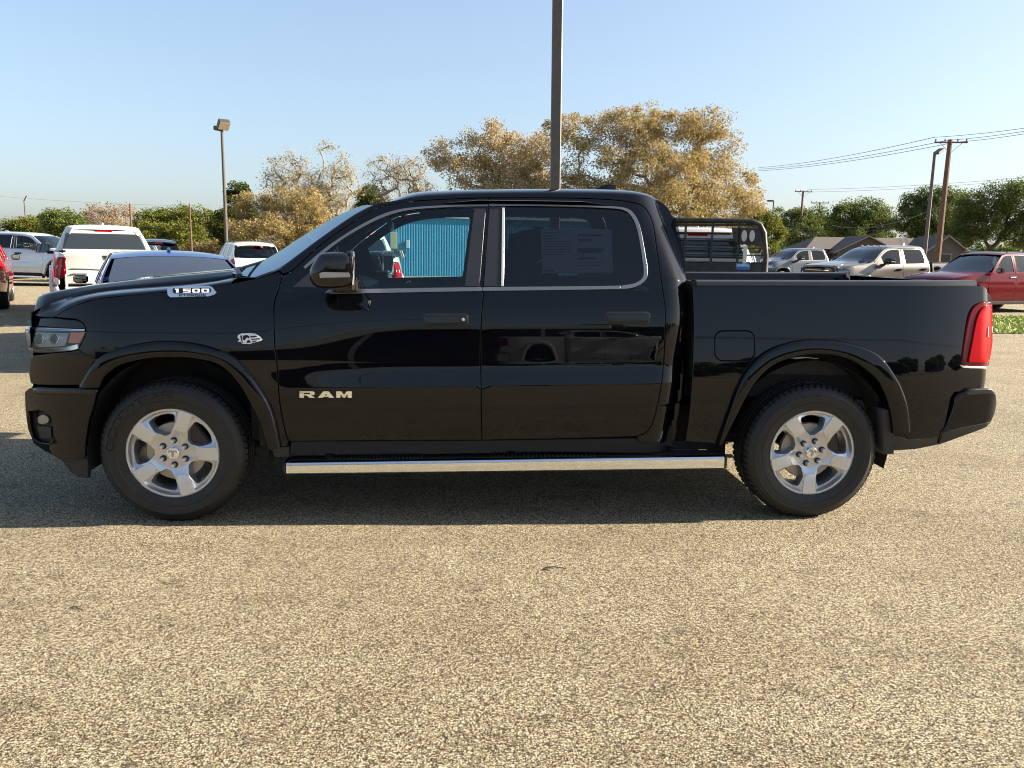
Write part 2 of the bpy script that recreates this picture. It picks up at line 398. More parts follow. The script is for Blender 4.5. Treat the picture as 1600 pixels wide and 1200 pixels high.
def panel(name, outline, Wf, mt, parent, off=0.0, gap=.0028, th=.022, holes=(), rows=.017, cols=.06, edge=.04, both=True, roll=.0028, creases=True, parent2=None):
    """a sheet pressed onto the side surface: outline in (x, z) metres; rolled edge; near side and its mirror"""
    o = resample(outline, edge)
    if area2(o) < 0: o = o[::-1]
    A = inset(o, gap+roll); B = inset(o, gap)
    HA, HB = [], []
    for h in holes:
        h = resample(h, edge)
        if area2(h) > 0: h = h[::-1]
        HA.append(inset(h, gap+roll)); HB.append(inset(h, gap))
    xs = [p[0] for p in A]; zs = [p[1] for p in A]
    nx = max(2, int((max(xs)-min(xs))/cols)); 
    sx = np.linspace(min(xs), max(xs), nx+1)
    pts = []
    zrow = list(np.arange(min(zs), max(zs), rows))
    for zr in zrow: pts += [(x, zr) for x in sx]
    if creases:
        for c in CREASES: pts += [(x, c + RAKE*(x-1.7)) for x in sx]
    G = np.array(pts) if pts else np.zeros((0,2))
    keep = pip(G, A)
    for h in HA: keep &= ~pip(G, h)
    dd = edge_dist(G, A)
    for h in HA: dd = np.minimum(dd, edge_dist(G, h))
    keep &= dd > min(rows, .010)*.6
    G = G[keep]
    loops = [A]+HA; v2 = []; eds = []; idx = []
    for lp in loops:
        b = len(v2); v2 += lp; n = len(lp); eds += [(b+i, b+(i+1)%n) for i in range(n)]; idx.append(list(range(b, b+n)))
    v2 = [Vector(p) for p in v2] + [Vector(p) for p in G]
    vo, eo, fo, ov, oe, of = delaunay_2d_cdt(v2, eds, [], 0, 1e-6)
    mp = {}
    for i, l in enumerate(ov):
        for q in l: mp[q] = i
    cen = np.array([sum((np.array(vo[i]) for i in f), np.zeros(2))/len(f) for f in fo])
    ok = pip(cen, A)
    for h in HA: ok &= ~pip(cen, h)
    V = []; N = []
    for p in vo:
        s, z = p; V.append((s, -(Wf(s, z)+off), z)); N.append(nrm(Wf, s, z))
    F = []
    for f, k in zip(fo, ok):
        if not k: continue
        f = list(f); p = [vo[i] for i in f]
        ar = sum(p[i][0]*p[(i+1)%len(p)][1]-p[(i+1)%len(p)][0]*p[i][1] for i in range(len(p)))
        F.append(f if ar > 0 else f[::-1])        # looking along +y at the near side, CCW in (x,z) faces -y
    for lp, la, lb in zip(loops, [A]+HA, [B]+HB):
        n = len(lp); ia = [mp[idx[loops.index(lp)][i]] for i in range(n)]
        base = len(V)
        for i in range(n):
            s, z = lb[i]; nn = nrm(Wf, s, z); o2 = Vector((lb[i][0]-la[i][0], 0, lb[i][1]-la[i][1]))
            if o2.length > 1e-9: o2.normalize()
            V.append((s, -(Wf(s, z)+off-roll), z)); q = (nn+o2).normalized(); N.append(q)
        for i in range(n):
            s, z = lb[i]; o2 = Vector((lb[i][0]-la[i][0], 0, lb[i][1]-la[i][1]))
            if o2.length > 1e-9: o2.normalize()
            V.append((s, -(Wf(s, z)+off-th), z)); N.append(o2 if o2.length > .5 else Vector((0,-1,0)))
        for i in range(n):
            j = (i+1) % n
            F.append((ia[i], base+i, base+j, ia[j])); F.append((base+i, base+n+i, base+n+j, base+j))
    ob = mesh_obj(name, V, F, mt, parent, True, N)
    if both:
        V2 = [(x, -y, z) for x, y, z in V]; F2 = [f[::-1] for f in F]; N2 = [(n[0], -n[1], n[2]) for n in N]
        ob2 = mesh_obj(name, V2, F2, mt, parent2 or parent, True, N2)
        return ob, ob2
    return ob
def mirror_mb(mb):
    q = MB(); q.v = [(x, -y, z) for x, y, z in mb.v]; q.f = [f[::-1] for f in mb.f]; return q
def both_obj(mb, name, mt, p1, p2, smooth=False, sharp=35):
    a = mb.obj(name, mt, p1, smooth, sharp); b = mirror_mb(mb).obj(name, mt, p2, smooth, sharp); return a, b

TR = empty('pickup_truck', T_F + T_in*1.0, TYAW)
tag(TR, 'large glossy black crew cab pickup in the foreground, parked broadside', 'pickup truck')

# ---- outlines (photo pixels -> metres on the surface)
arch_f_o = cr([(125,603),(152,562),(181,546),(222,535.5),(262,532),(306,536),(350,549),(379,569),(402,597),(420,626),(431,655),(440,698)], 4)
arch_f_i = cr([(154,606),(163,588),(187,571),(222,562),(262,558.5),(306,561),(344,572),(373,601),(391,632),(403,655),(411,678),(419,704)], 4)
arch_r_o = cr([(1120,693),(1140,634),(1161,583),(1194,549),(1237,533),(1274,530),(1321,534),(1368,551),(1397,587),(1410,614),(1417,640),(1420,673)], 4)
arch_r_i = cr([(1129,695),(1147,660),(1176,605),(1208,572),(1252,556),(1295,554),(1335,565),(1368,590),(1380,608),(1388,628),(1394,650),(1397,678)], 4)
mid = lambda a, b: [((p[0]+q[0])/2, (p[1]+q[1])/2) for p, q in zip(a, b)]
gap_fd = cr([(441,431),(434,455),(428,480),(429,540),(432,560),(437,630),(447,680),(453,690)], 4)     # fender / front door
gap_dd = [(763,309),(758,420),(752,500),(751,560),(752,640),(753,688)]                                # front / rear door
gap_rc = cr([(975,314),(1003,321),(1019,345),(1027,395),(1035,450),(1040,492),(1037,567),(1031,615),(1022,655),(1012,674),(996,682)], 4)
roof_edge = cr([(462,418),(505,379),(556,344),(592,324),(640,315),(700,311),(763,309)], 4)
roof_edge2 = cr([(763,309),(860,309),(940,311),(975,314)], 3)
win_f = cr([(542,451),(533,420),(527,387)], 3)[:-1] + cr([(527,387),(562,362),(600,342),(632,332),(680,326),(737,325)], 4) + [(740,328),(733,390),(726,446),(723,448)]
win_r = [(784,446),(785,324)] + cr([(795,322.5),(880,323),(950,326),(976,330),(988,340),(996,360),(1003,400),(1006,425),(1003,436),(990,443),(970,446)], 4)
# front door
fd_out = pxs(gap_fd[::-1], W_cab)[0:] 
fd_out = pxs([(453,690)] + [(600,688.5)] + gap_dd[::-1] + roof_edge[::-1][1:-1] + [(462,418),(452,426)] + gap_fd[:-1], W_cab)
wf = pxs(win_f, W_cab); wr = pxs(win_r, W_cab)
door, door2 = panel('front_door', fd_out, W_cab, M['paint'], TR, holes=[wf], th=.03)
rd_out = pxs(gap_dd + [(860,686),(960,683.5)] + gap_rc[::-1] + roof_edge2[::-1][1:-1], W_cab)
rdoor, rdoor2 = panel('rear_door', rd_out, W_cab, M['paint'], TR, holes=[wr], th=.03)
# glass sits a little inside the frames
panel('window_glass', wf, W_cab, M['glass_clear'], door, off=-.008, gap=-.004, th=.004, both=True, parent2=door2, creases=False, rows=.05)
panel('window_glass', wr, W_cab, M['glass_dark'], rdoor, off=-.008, gap=-.004, th=.004, both=True, parent2=rdoor2, creases=False, rows=.05)
# satin weather strips along the windows
def strip(name, px_lo, px_hi, mt, p1, p2, off=.004, W=W_cab):
    return panel(name, pxs(px_lo + px_hi[::-1], W), W, mt, p1, off=off, gap=0, th=.012, parent2=p2, creases=False, rows=.01, roll=.0015)
strip('belt_trim', [(508,457),(520,459),(600,457.5),(752,454.5)], [(514,452),(600,451),(752,448.5)], M['trim'], door, door2)
strip('belt_trim', [(754,454.5),(880,453),(970,451.5)], [(754,448.5),(880,447.5),(970,446.5)], M['trim'], rdoor, rdoor2)
up_o = cr([(474,417),(500,394),(530,372),(566,350),(602,333),(640,324.5),(700,320.5),(762,319)], 4); up_i = cr([(477,420),(503,398),(530,377),(566,355),(602,338),(640,328),(700,323.5),(762,322)], 4)
strip('window_trim', up_o, up_i, M['trim'], door, door2)
ur_o = cr([(764,318.5),(860,319.5),(950,322),(980,326),(993,338),(1001,358),(1008,396),(1012,424),(1008,438),(993,448),(971,452)], 4)
ur_i = cr([(764,321.5),(860,322),(950,325),(976,329),(988,340),(996,360),(1003,398),(1006,425),(1002,436),(990,443),(971,446)], 4)
strip('window_trim', ur_o, ur_i, M['trim'], rdoor, rdoor2)
strip('bright_trim', [(783,447),(784.5,324)], [(787,447),(788.5,324)], M['bright_trim'], rdoor, rdoor2, off=.007)
strip('pillar_cover', [(726,447.5),(741,325)], [(749,447.5),(759,325)], M['black_satin'], door, door2, off=.003)
strip('pillar_cover', [(756,447),(765,324)], [(781,447),(783,324)], M['black_satin'], rdoor, rdoor2, off=.003)
panel('sail_panel', pxs([(456,449),(480,428),(500,409),(524,389),(530,420),(540,450)], W_cab), W_cab, M['black_satin'], door, off=.003, gap=.001, th=.012, parent2=door2, creases=False)
# cab side: pillar, rail and rear corner
cs_out = pxs(roof_edge[:-1] + roof_edge2[:-1] + gap_rc + [(998,690),(1054,690)] + cr([(1054,690),(1062,650),(1068,600),(1072,540),(1074.5,480),(1072.5,432)], 4) + cr([(1072.5,432),(1066,400),(1058,360),(1050,335),(1040,320),(1020,309),(990,304),(940,302.5)], 5)[1:]
             + [(860,301.5),(760,302.5),(690,305),(640,309)] + cr([(592,317),(555,336),(505,370),(462,402),(436,421)], 4) + [(441,428),(452,425)], W_cab)
cside, cside2 = panel('cab_side', cs_out, W_cab, M['paint'], TR, th=.03, gap=.0022, cols=.011, rows=.014)
# fender with its upper edge
fender_top = [(441,429),(435,421.5),(410,431),(396,436),(385,438),(360,443.5),(300,452),(250,457),(200,461.5),(150,467),(118,477),(95,488),(84,496)]
fe_out = pxs(mid(arch_f_o, arch_f_i)[4:] + [(449,697),(451,690)] + gap_fd[::-1] + fender_top[1:] + [(119,499),(130,505),(134,513),(134,520),(128,535),(122,546),(146,565)], W_low)
fender, fender2 = panel('front_fender', fe_out, W_low, M['paint'], TR, th=.02)
# bed side with the fuel door opening
fuel = []
for cx, cy, a0 in ((1130,529,180),(1166,529,270),(1166,552,0),(1130,552,90)):
    fuel += [(cx+13*math.cos(math.radians(a0+k*22.5)), cy+12*math.sin(math.radians(a0+k*22.5))) for k in range(5)]
fuel_m = pxs(fuel, W_bed)
bed_top = [(1082,446.5),(1200,446.8),(1350,446.5),(1480,446),(1530,446)]
bed_rear = cr([(1530,446),(1541,449),(1547,458),(1550,470),(1530,474),(1518,482),(1511,500),(1505,540),(1502,566),(1506,573)], 3) + [(1543,576),(1541,600),(1534,613)]
be_out = pxs(bed_top + bed_rear[1:] + [(1492,613),(1486,622),(1478,660),(1470,694),(1436,690),(1419,687)] + mid(arch_r_o, arch_r_i)[::-1] + [(1071,690)] + cr([(1071,690),(1078,640),(1083,560),(1084,500),(1082,446.5)], 4)[1:-1], W_bed)
bedside, bedside2 = panel('bed_side', be_out, W_bed, M['paint'], TR, holes=[fuel_m], th=.025, cols=.028)
panel('fuel_door', fuel_m, W_bed, M['paint'], bedside, gap=.003, th=.015, parent2=bedside2)
# wheel arch flares
def flare(o_px, i_px, Wf, name='wheel_flare'):
    O = pxs(o_px, Wf); I = pxs(i_px, Wf, .04); n = len(O)
    secs = [(0,.0),(0.015,.016),(.05,.028),(.11,.034),(.22,.036),(.5,.037),(.85,.037),(.96,.034),(1.0,.026),(1.0,.0),(1.0,-.09)]
    rows = []
    for k in range(n):
        r = []
        for u, h in secs:
            s = O[k][0]*(1-u)+I[k][0]*u; z = O[k][1]*(1-u)+I[k][1]*u
            r.append((s, -(Wf(s, z)+h), z))
        rows.append(r)
    a = loft(name, rows, M['paint'], TR, flip=False, sharp=80)
    rows2 = [[(x, -y, z) for x, y, z in r] for r in rows]
    b = loft(name, rows2, M['paint'], TR, flip=True, sharp=60)
flare(arch_f_o, arch_f_i, W_low); flare(arch_r_o, arch_r_i, W_bed)
# front: trim piece under the lamp, bumper corner
lower_lamp = pxs([(48,556),(75,552.5),(112,549),(122,546),(148,563),(138,582),(126,602),(60,602),(47,600),(44,585)], W_low)
panel('fascia_corner', lower_lamp, W_low, M['paint'], TR, th=.02)
fog = [(44,644),(60,642),(72,644),(79,652),(82,668),(82,688),(76,693),(60,691),(50,684),(46,668)]
fog_m = pxs(fog, W_low, .01)
bump_out = pxs([(39,612),(46,606),(60,604.5),(140,605.5),(153,606),(147,632),(139,658),(134,690),(133,716),(120,719),(92,715),(70,704),(53,693),(44,670),(40,640)], W_low)
bumper, bumper2 = panel('front_bumper', bump_out, W_low, M['paint'], TR, off=.012, holes=[fog_m], th=.05)
panel('fog_recess', fog_m, W_low, M['black_matte'], bumper, off=-.03, gap=-.01, th=.004, parent2=bumper2, creases=False)
panel('fog_surround', pxs([(55,666),(78,668),(80,686),(62,687)], W_low, .0), W_low, M['black_satin'], bumper, off=-.005, gap=.002, th=.02, parent2=bumper2, creases=False)
panel('fog_lamp', pxs(cr([(57,652),(65,649),(73,652),(74,660),(66,664),(58,661),(57,652)], 3)[:-1], W_low), W_low, M['steel'], bumper, off=-.006, gap=.001, th=.02, parent2=bumper2, creases=False)
panel('bumper_lip', pxs([(54,607),(150,607),(148,615),(54,615)], W_low), W_low, M['black_gloss'], bumper, off=.024, gap=0, th=.03, roll=.008, parent2=bumper2, creases=False)
panel('air_dam', pxs([(62,702),(92,716),(120,720),(133,718),(133,750),(118,748),(104,738),(92,722)], W_low), W_low, M['black_matte'], TR, off=-.03, gap=0, th=.04, creases=False)
# headlight
lamp_out = pxs([(38,514),(60,512.5),(100,514),(130,515.5),(133.5,519),(129,533),(122,545),(112,548),(75,551.5),(52,552),(43,545),(38.5,530)], W_low)
lamp, lamp2 = panel('headlight', lamp_out, W_low, M['dark'], TR, off=-.045, gap=0, th=.01, creases=False)
def W_fac(s, z):      # two tilted facets: the upper looks at the sky, the lower at the ground
    zc_ = 1.036+.02*(s+.7); k = (z-zc_)
    return W_low(s, z) - (.26*k if k > 0 else -.26*k) - .004*abs(math.sin((s+.05)*21))
panel('lamp_reflector', pxs([(40,519),(105,521),(101,534),(97,541.5),(60,544),(46,541)], W_low), W_fac, M['lamp_silver'], lamp, off=-.010, gap=.001, th=.01, parent2=lamp2, creases=False, rows=.006, cols=.012, roll=.001)
for cx_ in (58, 82):
    ring = [(cx_+8.5*math.cos(t), 530+8.5*math.sin(t)) for t in np.linspace(0, 2*math.pi, 17)[:-1]]; core = [(cx_+5.5*math.cos(t), 530+5.5*math.sin(t)) for t in np.linspace(0, 2*math.pi, 15)[:-1]]
    panel('lamp_unit', pxs(ring, W_low), W_low, M['chrome'], lamp, off=-.007, gap=0, th=.01, parent2=lamp2, creases=False, edge=.01, roll=.003)
    panel('lamp_projector', pxs(core, W_low), W_low, M['black_gloss'], lamp, off=-.0045, gap=0, th=.01, parent2=lamp2, creases=False, edge=.01, roll=.003)
panel('amber_reflector', pxs([(108,519.5),(131,519.5),(122,537),(104,537)], W_low), W_low, M['amber'], lamp, off=-.012, gap=.001, th=.02, parent2=lamp2, creases=False)
panel('lamp_bar', pxs([(39,511),(60,512),(131,514.5),(131,517.5),(60,517),(39,517)], W_low), W_low, M['badge_blue'], lamp, off=-.004, gap=0, th=.02, parent2=lamp2, creases=False)
panel('lamp_lower_trim', pxs([(50,546.5),(98,543),(120,537.5),(121,545),(112,548),(75,551.5),(54,551)], W_low), W_low, M['bar_chrome'], lamp, off=-.006, gap=0, th=.02, parent2=lamp2, creases=False)
panel('lamp_lens', lamp_out, W_low, M['lens'], lamp, off=-.001, gap=.001, th=.01, parent2=lamp2, creases=False)
panel('lamp_cover', pxs([(40,503),(52,497),(84,497.5),(119,500.5),(129,505),(132,512),(131,514),(60,510),(40,510)], W_low), W_low, M['paint'], TR, off=-.006, gap=.001, th=.02, creases=False)
# tail light
tl_o = cr([(1551,473),(1538,471.5),(1524,478),(1516,490),(1510,515),(1505,548),(1502,570)], 4) + [(1520,573),(1546,572),(1551,540)]
tl, tl2 = panel('tail_light', pxs(tl_o, W_bed), W_bed, M['red_deep'], TR, off=.004, gap=.001, th=.05, creases=False)
tin = cr([(1550,476),(1540,477),(1531,484),(1524,500),(1517,535),(1511,566)], 4) + [(1546,566),(1550,535)]
panel('lens', pxs(tin, W_bed), W_bed, M['red_lens'], tl, off=.014, gap=.001, th=.02, parent2=tl2, creases=False)
panel('reverse_lens', pxs([(1542,510),(1550,510),(1549,526),(1541,527)], W_bed), W_bed, M['white_lens'], tl, off=.017, gap=.001, th=.01, parent2=tl2, creases=False)
panel('bright_strip', pxs([(1499,570),(1504,574.5),(1543,575.5),(1543,572.5),(1506,571.5)], W_bed), W_bed, M['bar_chrome'], tl, off=.010, gap=0, th=.01, parent2=tl2, creases=False)
# rear bumper corner
rb_out = pxs([(1501,614),(1530,611.5),(1550,611),(1556,616),(1557.5,630),(1555,644),(1547,662),(1520,676),(1466,695),(1470,676),(1480,664),(1490,640),(1494,620)], W_bmp)
rbump, rbump2 = panel('rear_bumper', rb_out, W_bmp, M['paint'], TR, off=.004, th=.06, cols=.02)
panel('bumper_valance', pxs([(1474,675),(1500,668),(1546,659),(1541,667),(1505,680.5),(1466,694.5)], W_bmp), W_bmp, M['black_satin'], rbump, off=.007, gap=0, th=.03, parent2=rbump2, creases=False, cols=.02)
panel('step_pad', pxs([(1519,608.5),(1548,608),(1554,614),(1540,615),(1512,617),(1508,614)], W_bmp), W_bmp, M['black_satin'], rbump, off=.008, gap=0, th=.05, parent2=rbump2, creases=False, cols=.02)
panel('quarter_valance', pxs([(1396,679),(1420,687),(1464,683),(1465,695),(1430,702),(1398,704)], W_bed), W_bed, M['black_satin'], TR, off=.002, gap=.001, th=.04, creases=False)
panel('mud_guard', pxs([(1379,640),(1394,640),(1397,690),(1396,709),(1380,710)], W_bed), W_bed, M['black_matte'], TR, off=.005, gap=0, th=.12, creases=False)
panel('mud_guard', pxs([(418,690),(440,700),(450,700),(452,715),(428,716)], W_low), W_low, M['black_matte'], TR, off=-.02, gap=0, th=.15, creases=False)
panel('rocker_panel', pxs([(454,691),(750,689.5),(1000,686),(1060,690),(1120,693),(1118,704),(800,706),(452,711)], W_cab), W_cab, M['dark'], TR, off=-.015, gap=0, th=.05, creases=False)
# ---- top surfaces, lofted from the near edge to its mirror
def across(e, c, h, nw, p=2.4, q=2.2, bulge=0.0, bp=2):
    """points across the width: edge e=(s, w, z); crown h above the edge, shifted by bulge in s at the middle"""
    s, w, z = e; out = []
    us = [1,.992,.975,.95,.915,.87,.8,.7,.58,.45,.3,.15,0]
    us = us + [-u for u in us[-2::-1]]
    for u in us:
        k = max(0.0, 1-abs(u)**p)**(1/q)
        out.append((s + bulge*(1-abs(u)**bp), -w*u, z + h*k))
    return out
# roof
redge = pxs(roof_edge[4:-1] + roof_edge2[:-1] + [(975,305),(1000,306),(1020,310),(1036,319)], W_cab)
r_rows = []
re_ = [(600,322.5)] + [(640,311.5),(700,307),(760,305),(860,304),(940,304.5),(985,306),(1008,309),(1026,315),(1040,326)]
re_ = pxs(cr(re_, 4), W_cab)
for k, (s, z) in enumerate(re_):
    t = k/(len(re_)-1); h = .062
    h *= min(1, .25+t*5) * (1 if t < .86 else 1-.55*(t-.86)/.14)
    r_rows.append(across((s, W_cab(s, z)-.002, z), None, h, 25, 2.6, 2.0, bulge=(-.10*(1-min(1, t*3)) + (.05*max(0, (t-.8)/.2)))))
roof = loft('roof', r_rows, M['paint'], TR, flip=True, sharp=70)
# windshield
ws_px = cr([(600,322.5),(592,325),(555,343),(505,376),(462,407),(435,423),(398,438)], 4)
ws = pxs(ws_px, W_cab)
rows = []
for k, (s, z) in enumerate(ws):
    t = k/(len(ws)-1)
    rows.append(across((s, W_cab(s, z)-.045, z+.008), None, .015*(1-t)+.03*t, 25, 2.2, 1.6, bulge=-.15-.12*t, bp=4))
shield = loft('windshield', rows, M['glass_coated'], TR, flip=False, sharp=70)
# pillar return: strip from the pillar's outer edge to the glass
pr = pxs(cr([(592,319),(555,338),(505,372),(462,404),(436,422),(400,436)], 4), W_cab)
rows = []
for (s, z), (s2, z2) in zip(pr, pxs(cr([(592,325),(555,343),(505,376),(462,407),(435,423),(398,438)], 4), W_cab)):
    rows.append([(s, -(W_cab(s, z)-.001), z), (s-.004, -(W_cab(s, z)-.02), z+.012), (s2, -(W_cab(s2, z2)-.055), z2+.012)])
loft('windshield_pillar', rows, M['paint'], TR, flip=False); loft('windshield_pillar', [[(x, -y, z) for x, y, z in r] for r in rows], M['paint'], TR, flip=True)
# rear wall of the cab with its window
bk = pxs(cr([(1040,324),(1049,340),(1057,362),(1065,400),(1071,432),(1073.5,480),(1071,540),(1067,600),(1060,650)], 4), W_cab)
rows = []
for s, z in bk: rows.append(across((s, W_cab(s, z)-.004, z), None, 0, 25, 2, 2, bulge=.012))
loft('cab_back', rows, M['paint'], TR, flip=True, sharp=70)
def bk_s(z): return float(np.interp(z, [p[1] for p in bk][::-1], [p[0] for p in bk][::-1]))
rows = []
for z in np.linspace(1.44, 1.76, 6):
    wz = .78 - (z-1.44)*.25; rows.append([(bk_s(z)+.012*(1-(y/.8)**2)+.004, y, z) for y in np.linspace(-wz, wz, 13)])
loft('rear_window', rows, M['glass_dark'], TR, flip=True)
ml = MB(); ml.box(2.835, 2.865, -.16, .16, 1.80, 1.845, .008); ml.obj('brake_lamp', M['red_lens'], TR)
# antenna fin
fin = []
for t in np.linspace(0, 1, 7):
    s0 = 2.46+.17*t; hh = .055*math.sin(math.pi*min(1, t*.62+.02))*1.0; ww = .035*math.sqrt(max(.02, math.sin(math.pi*min(.97, t*.85+.08))))
    fin.append([(s0, -ww, 1.89), (s0+.004, -ww*.8, 1.93+hh*.6), (s0+.008, 0, 1.945+hh), (s0+.004, ww*.8, 1.93+hh*.6), (s0, ww, 1.89)])
loft('antenna_fin', fin, M['paint'], TR, flip=False, caps=True)
# hood and fender tops
side_e = pxs(cr([(84,496),(95,488),(118,477),(150,467),(200,461.5),(250,457),(300,452),(360,443.5),(385,438),(396,436)], 3), W_low)
def zint(pts, w):    # heights of a drawn line seen on a plane at half width w
    q = [S_plane(x, y, w) for x, y in pts]; q.sort(); return lambda s: float(np.interp(s, [a for a, _ in q], [b for _, b in q]))
z_crest = zint(cr([(70,486),(85,479),(110,468),(150,455),(200,449.5),(250,445.5),(300,441.5),(345,436),(372,431),(400,428)], 4), .63)
z_top = zint(cr([(44,487),(54,478.5),(66,470),(80,463),(100,455.5),(150,445.5),(200,438.5),(260,432),(320,426.5),(362,422.5),(400,419.5)], 4), .50)
hr, fr_ = [], []
ss = list(np.linspace(-.795, -.6, 10)) + list(np.linspace(-.55, .33, 16))
def nose(w): return -.775 - .10*(1-min(1, (abs(w)/.86))**2.5)
side_s = [a for a, _ in side_e]; side_z = [b for _, b in side_e]
for k, s in enumerate(ss):
    ze = float(np.interp(s, side_s, side_z)); we = W_low(s, ze); zc = z_crest(s); zt = z_top(s)
    wc = min(.64+.17*sstep(-.40, -.78, s), we-.035-.12*sstep(-.78, -.45, s))
    fr_.append([(s, -(we-.002), ze), (s, -(we-.010), ze+(zc-ze)*.22), (s, -(we-.028), ze+(zc-ze)*.40), (s, -(we*.5+wc*.5-.01), ze+(zc-ze)*.70), (s, -(wc+.015), zc-.001), (s, -wc, zc), (s, -(wc-.006), zc-.012), (s, -(wc-.012), zc-.04)])
    t = k/(len(ss)-1)
    prof = [(wc-.010, zc-.03), (wc-.011, zc+.004), (wc-.016, zc+.010), (wc-.05, zc+(zt-zc)*.45), (wc-.085, zc+(zt-zc)*.80), (wc-.12, zc+(zt-zc)*.95), (wc-.17, zt), (wc-.25, zt+.003), (.3, zt+.004), (.22, zt+.010), (.1, zt+.013), (0, zt+.014)]
    fwd = lambda w: (nose(w)+.80)*max(0, 1-t*1.4)**2
    hr.append([(s+fwd(w), -w, z) for w, z in prof] + [(s+fwd(w), w, z) for w, z in prof[-2::-1]])
loft('fender_top', fr_, M['paint'], TR, flip=True, sharp=50); loft('fender_top', [[(x, -y, z) for x, y, z in r] for r in fr_], M['paint'], TR, flip=False, sharp=50)
# nose of the hood rolls down to the grille
n0 = hr[0]; front_rows = []
for dz, dx in ((-.06, .010), (-.04, -.008), (-.02, -.010), (-.007, -.006)):
    front_rows.append([(x+dx, y, z+dz) for x, y, z in n0])
hood = loft('hood', front_rows + hr, M['paint'], TR, flip=True, sharp=55)
# cowl, wipers
cw = [[(.30, y, 1.362) for y in np.linspace(-.82, .82, 9)], [(.36, y, 1.372+.02*(1-(y/.85)**2)) for y in np.linspace(-.82, .82, 9)], [(.52, y, 1.385+.03*(1-(y/.85)**2)) for y in np.linspace(-.86, .86, 9)]]
loft('cowl', cw, M['black_matte'], TR, flip=True)
for y0 in (-.72, -.05):
    w_ = MB(); w_.tube([(.33, y0, 1.38), (.29, y0+.10, 1.415), (.36, y0+.30, 1.43), (.44, y0+.56, 1.48)], [.016,.014,.011,.008], 6)
    w_.tube([(.36, y0-.02, 1.43), (.44, y0+.30, 1.475), (.47, y0+.62, 1.492)], .009, 5); w_.box(.31, .35, y0-.02, y0+.02, 1.36, 1.395, .006)
    w_.obj('wiper', M['black_satin'], TR, True)
# nose: fascia, grille, lamps' front faces
def nose_row(z, w1, ex=0.0, n=15): return [(nose(y)-ex-.02*math.exp(-((z-.75)/.15)**2), y, z) for y in np.linspace(-w1, w1, n)]
loft('grille_surround', [nose_row(z, .855, .0) for z in np.linspace(.60, 1.17, 9)], M['black_gloss'], TR, flip=True)
gr = MB()
for z in np.linspace(.83, 1.06, 6):
    pts = [(nose(y)-.022, y, z) for y in np.linspace(-.60, .60, 11)]
    gr.tube(pts, .012, 5)
for y in np.linspace(-.5, .5, 9): gr.tube([(nose(y)-.015, y, .80), (nose(y)-.015, y, 1.09)], .008, 5)
gr.obj('grille', M['black_satin'], TR)
gs = MB(); gs.tube([(nose(y)-.018, y, 1.11) for y in np.linspace(-.55, .55, 11)], .014, 6); gs.tube([(nose(y)-.018, y, .79) for y in np.linspace(-.55, .55, 11)], .014, 6); gs.obj('grille_frame', M['bar_chrome'], TR, True)
for sg in (-1, 1):
    hl = loft('headlight', [[(nose(y)-.012, y, z) for y in np.linspace(sg*.64, sg*.85, 6)] for z in np.linspace(.97, 1.085, 4)], M['dark'], TR, flip=(sg > 0))
    q = MB()
    for y in (.70, .79): q.box(nose(y)-.018, nose(y)-.004, sg*y-.035, sg*y+.035, .99, 1.06, .01)
    q.obj('lamp_unit', M['chrome'], hl)
    loft('lamp_lens', [[(nose(y)-.022, y, z) for y in np.linspace(sg*.64, sg*.85, 6)] for z in np.linspace(.97, 1.085, 4)], M['lens'], hl, flip=(sg > 0))
bf = [nose_row(.40, .76, -.06), nose_row(.46, .80, -.02), nose_row(.52, .84, .0), nose_row(.68, .845, .02), nose_row(.735, .845, .02), nose_row(.752, .84, .005), nose_row(.75, .82, -.05)]
loft('bumper_face', bf, M['paint'], TR, flip=True, sharp=50)
pl = MB(); pl.box(-1.035, -1.012, -.5, .5, .50, .62, .008); pl.obj('lower_intake', M['black_matte'], TR)
# ---- bed: rails, liner, tailgate
rail = []
for s in np.linspace(2.945, 4.66, 14):
    zt = 1.388 + .0125*(s-2.95) ; wb_ = W_bed(s, zt-.012)
    rail.append([(s, -(wb_-.001), zt-.016), (s, -(wb_-.004), zt+.004), (s, -(wb_-.016), zt+.012), (s, -(wb_-.05), zt+.014), (s, -(wb_-.115), zt+.012), (s, -(wb_-.125), zt), (s, -(wb_-.125), zt-.06)])
loft('bed_rail', rail, M['black_satin'], TR, flip=True, sharp=35, caps=False); loft('bed_rail', [[(x, -y, z) for x, y, z in r] for r in rail], M['black_satin'], TR, flip=False, sharp=35)
lin = [[(s, -.80, 1.40), (s, -.79, .84), (s, .79, .84), (s, .80, 1.40)] for s in (2.95, 4.62)]
loft('bed_liner', lin, M['black_matte'], TR, flip=True, smooth=False)
hb = MB(); hb.box(2.945, 2.965, -.9, .9, .84, 1.395); hb.obj('bed_front_wall', M['black_matte'], TR)
def tail_s(y): return 4.735 - .055*(abs(y)/.8)**3
tg = []
for z, ex in ((.80, -.02), (.82, .0), (.95, .006), (1.02, .0), (1.09, -.004), (1.24, -.002), (1.31, .006), (1.375, .012), (1.40, .0), (1.408, -.03), (1.405, -.07)):
    tg.append([(tail_s(y)+ex, y, z) for y in np.linspace(-.755, .755, 15)])
gate = loft('tailgate', tg, M['paint'], TR, flip=False, sharp=40)
gh = MB(); gh.v = []; 
gh.add([(4.752,-.15,1.33),(4.752,.15,1.33),(4.752,.11,1.265),(4.752,-.11,1.265),(4.735,-.155,1.34),(4.735,.155,1.34),(4.735,.115,1.255),(4.735,-.115,1.255)], [(0,1,2,3)[::-1],(4,5,1,0)[::-1],(5,6,2,1)[::-1],(6,7,3,2)[::-1],(7,4,0,3)[::-1]])
gh.obj('gate_handle', M['black_satin'], gate)
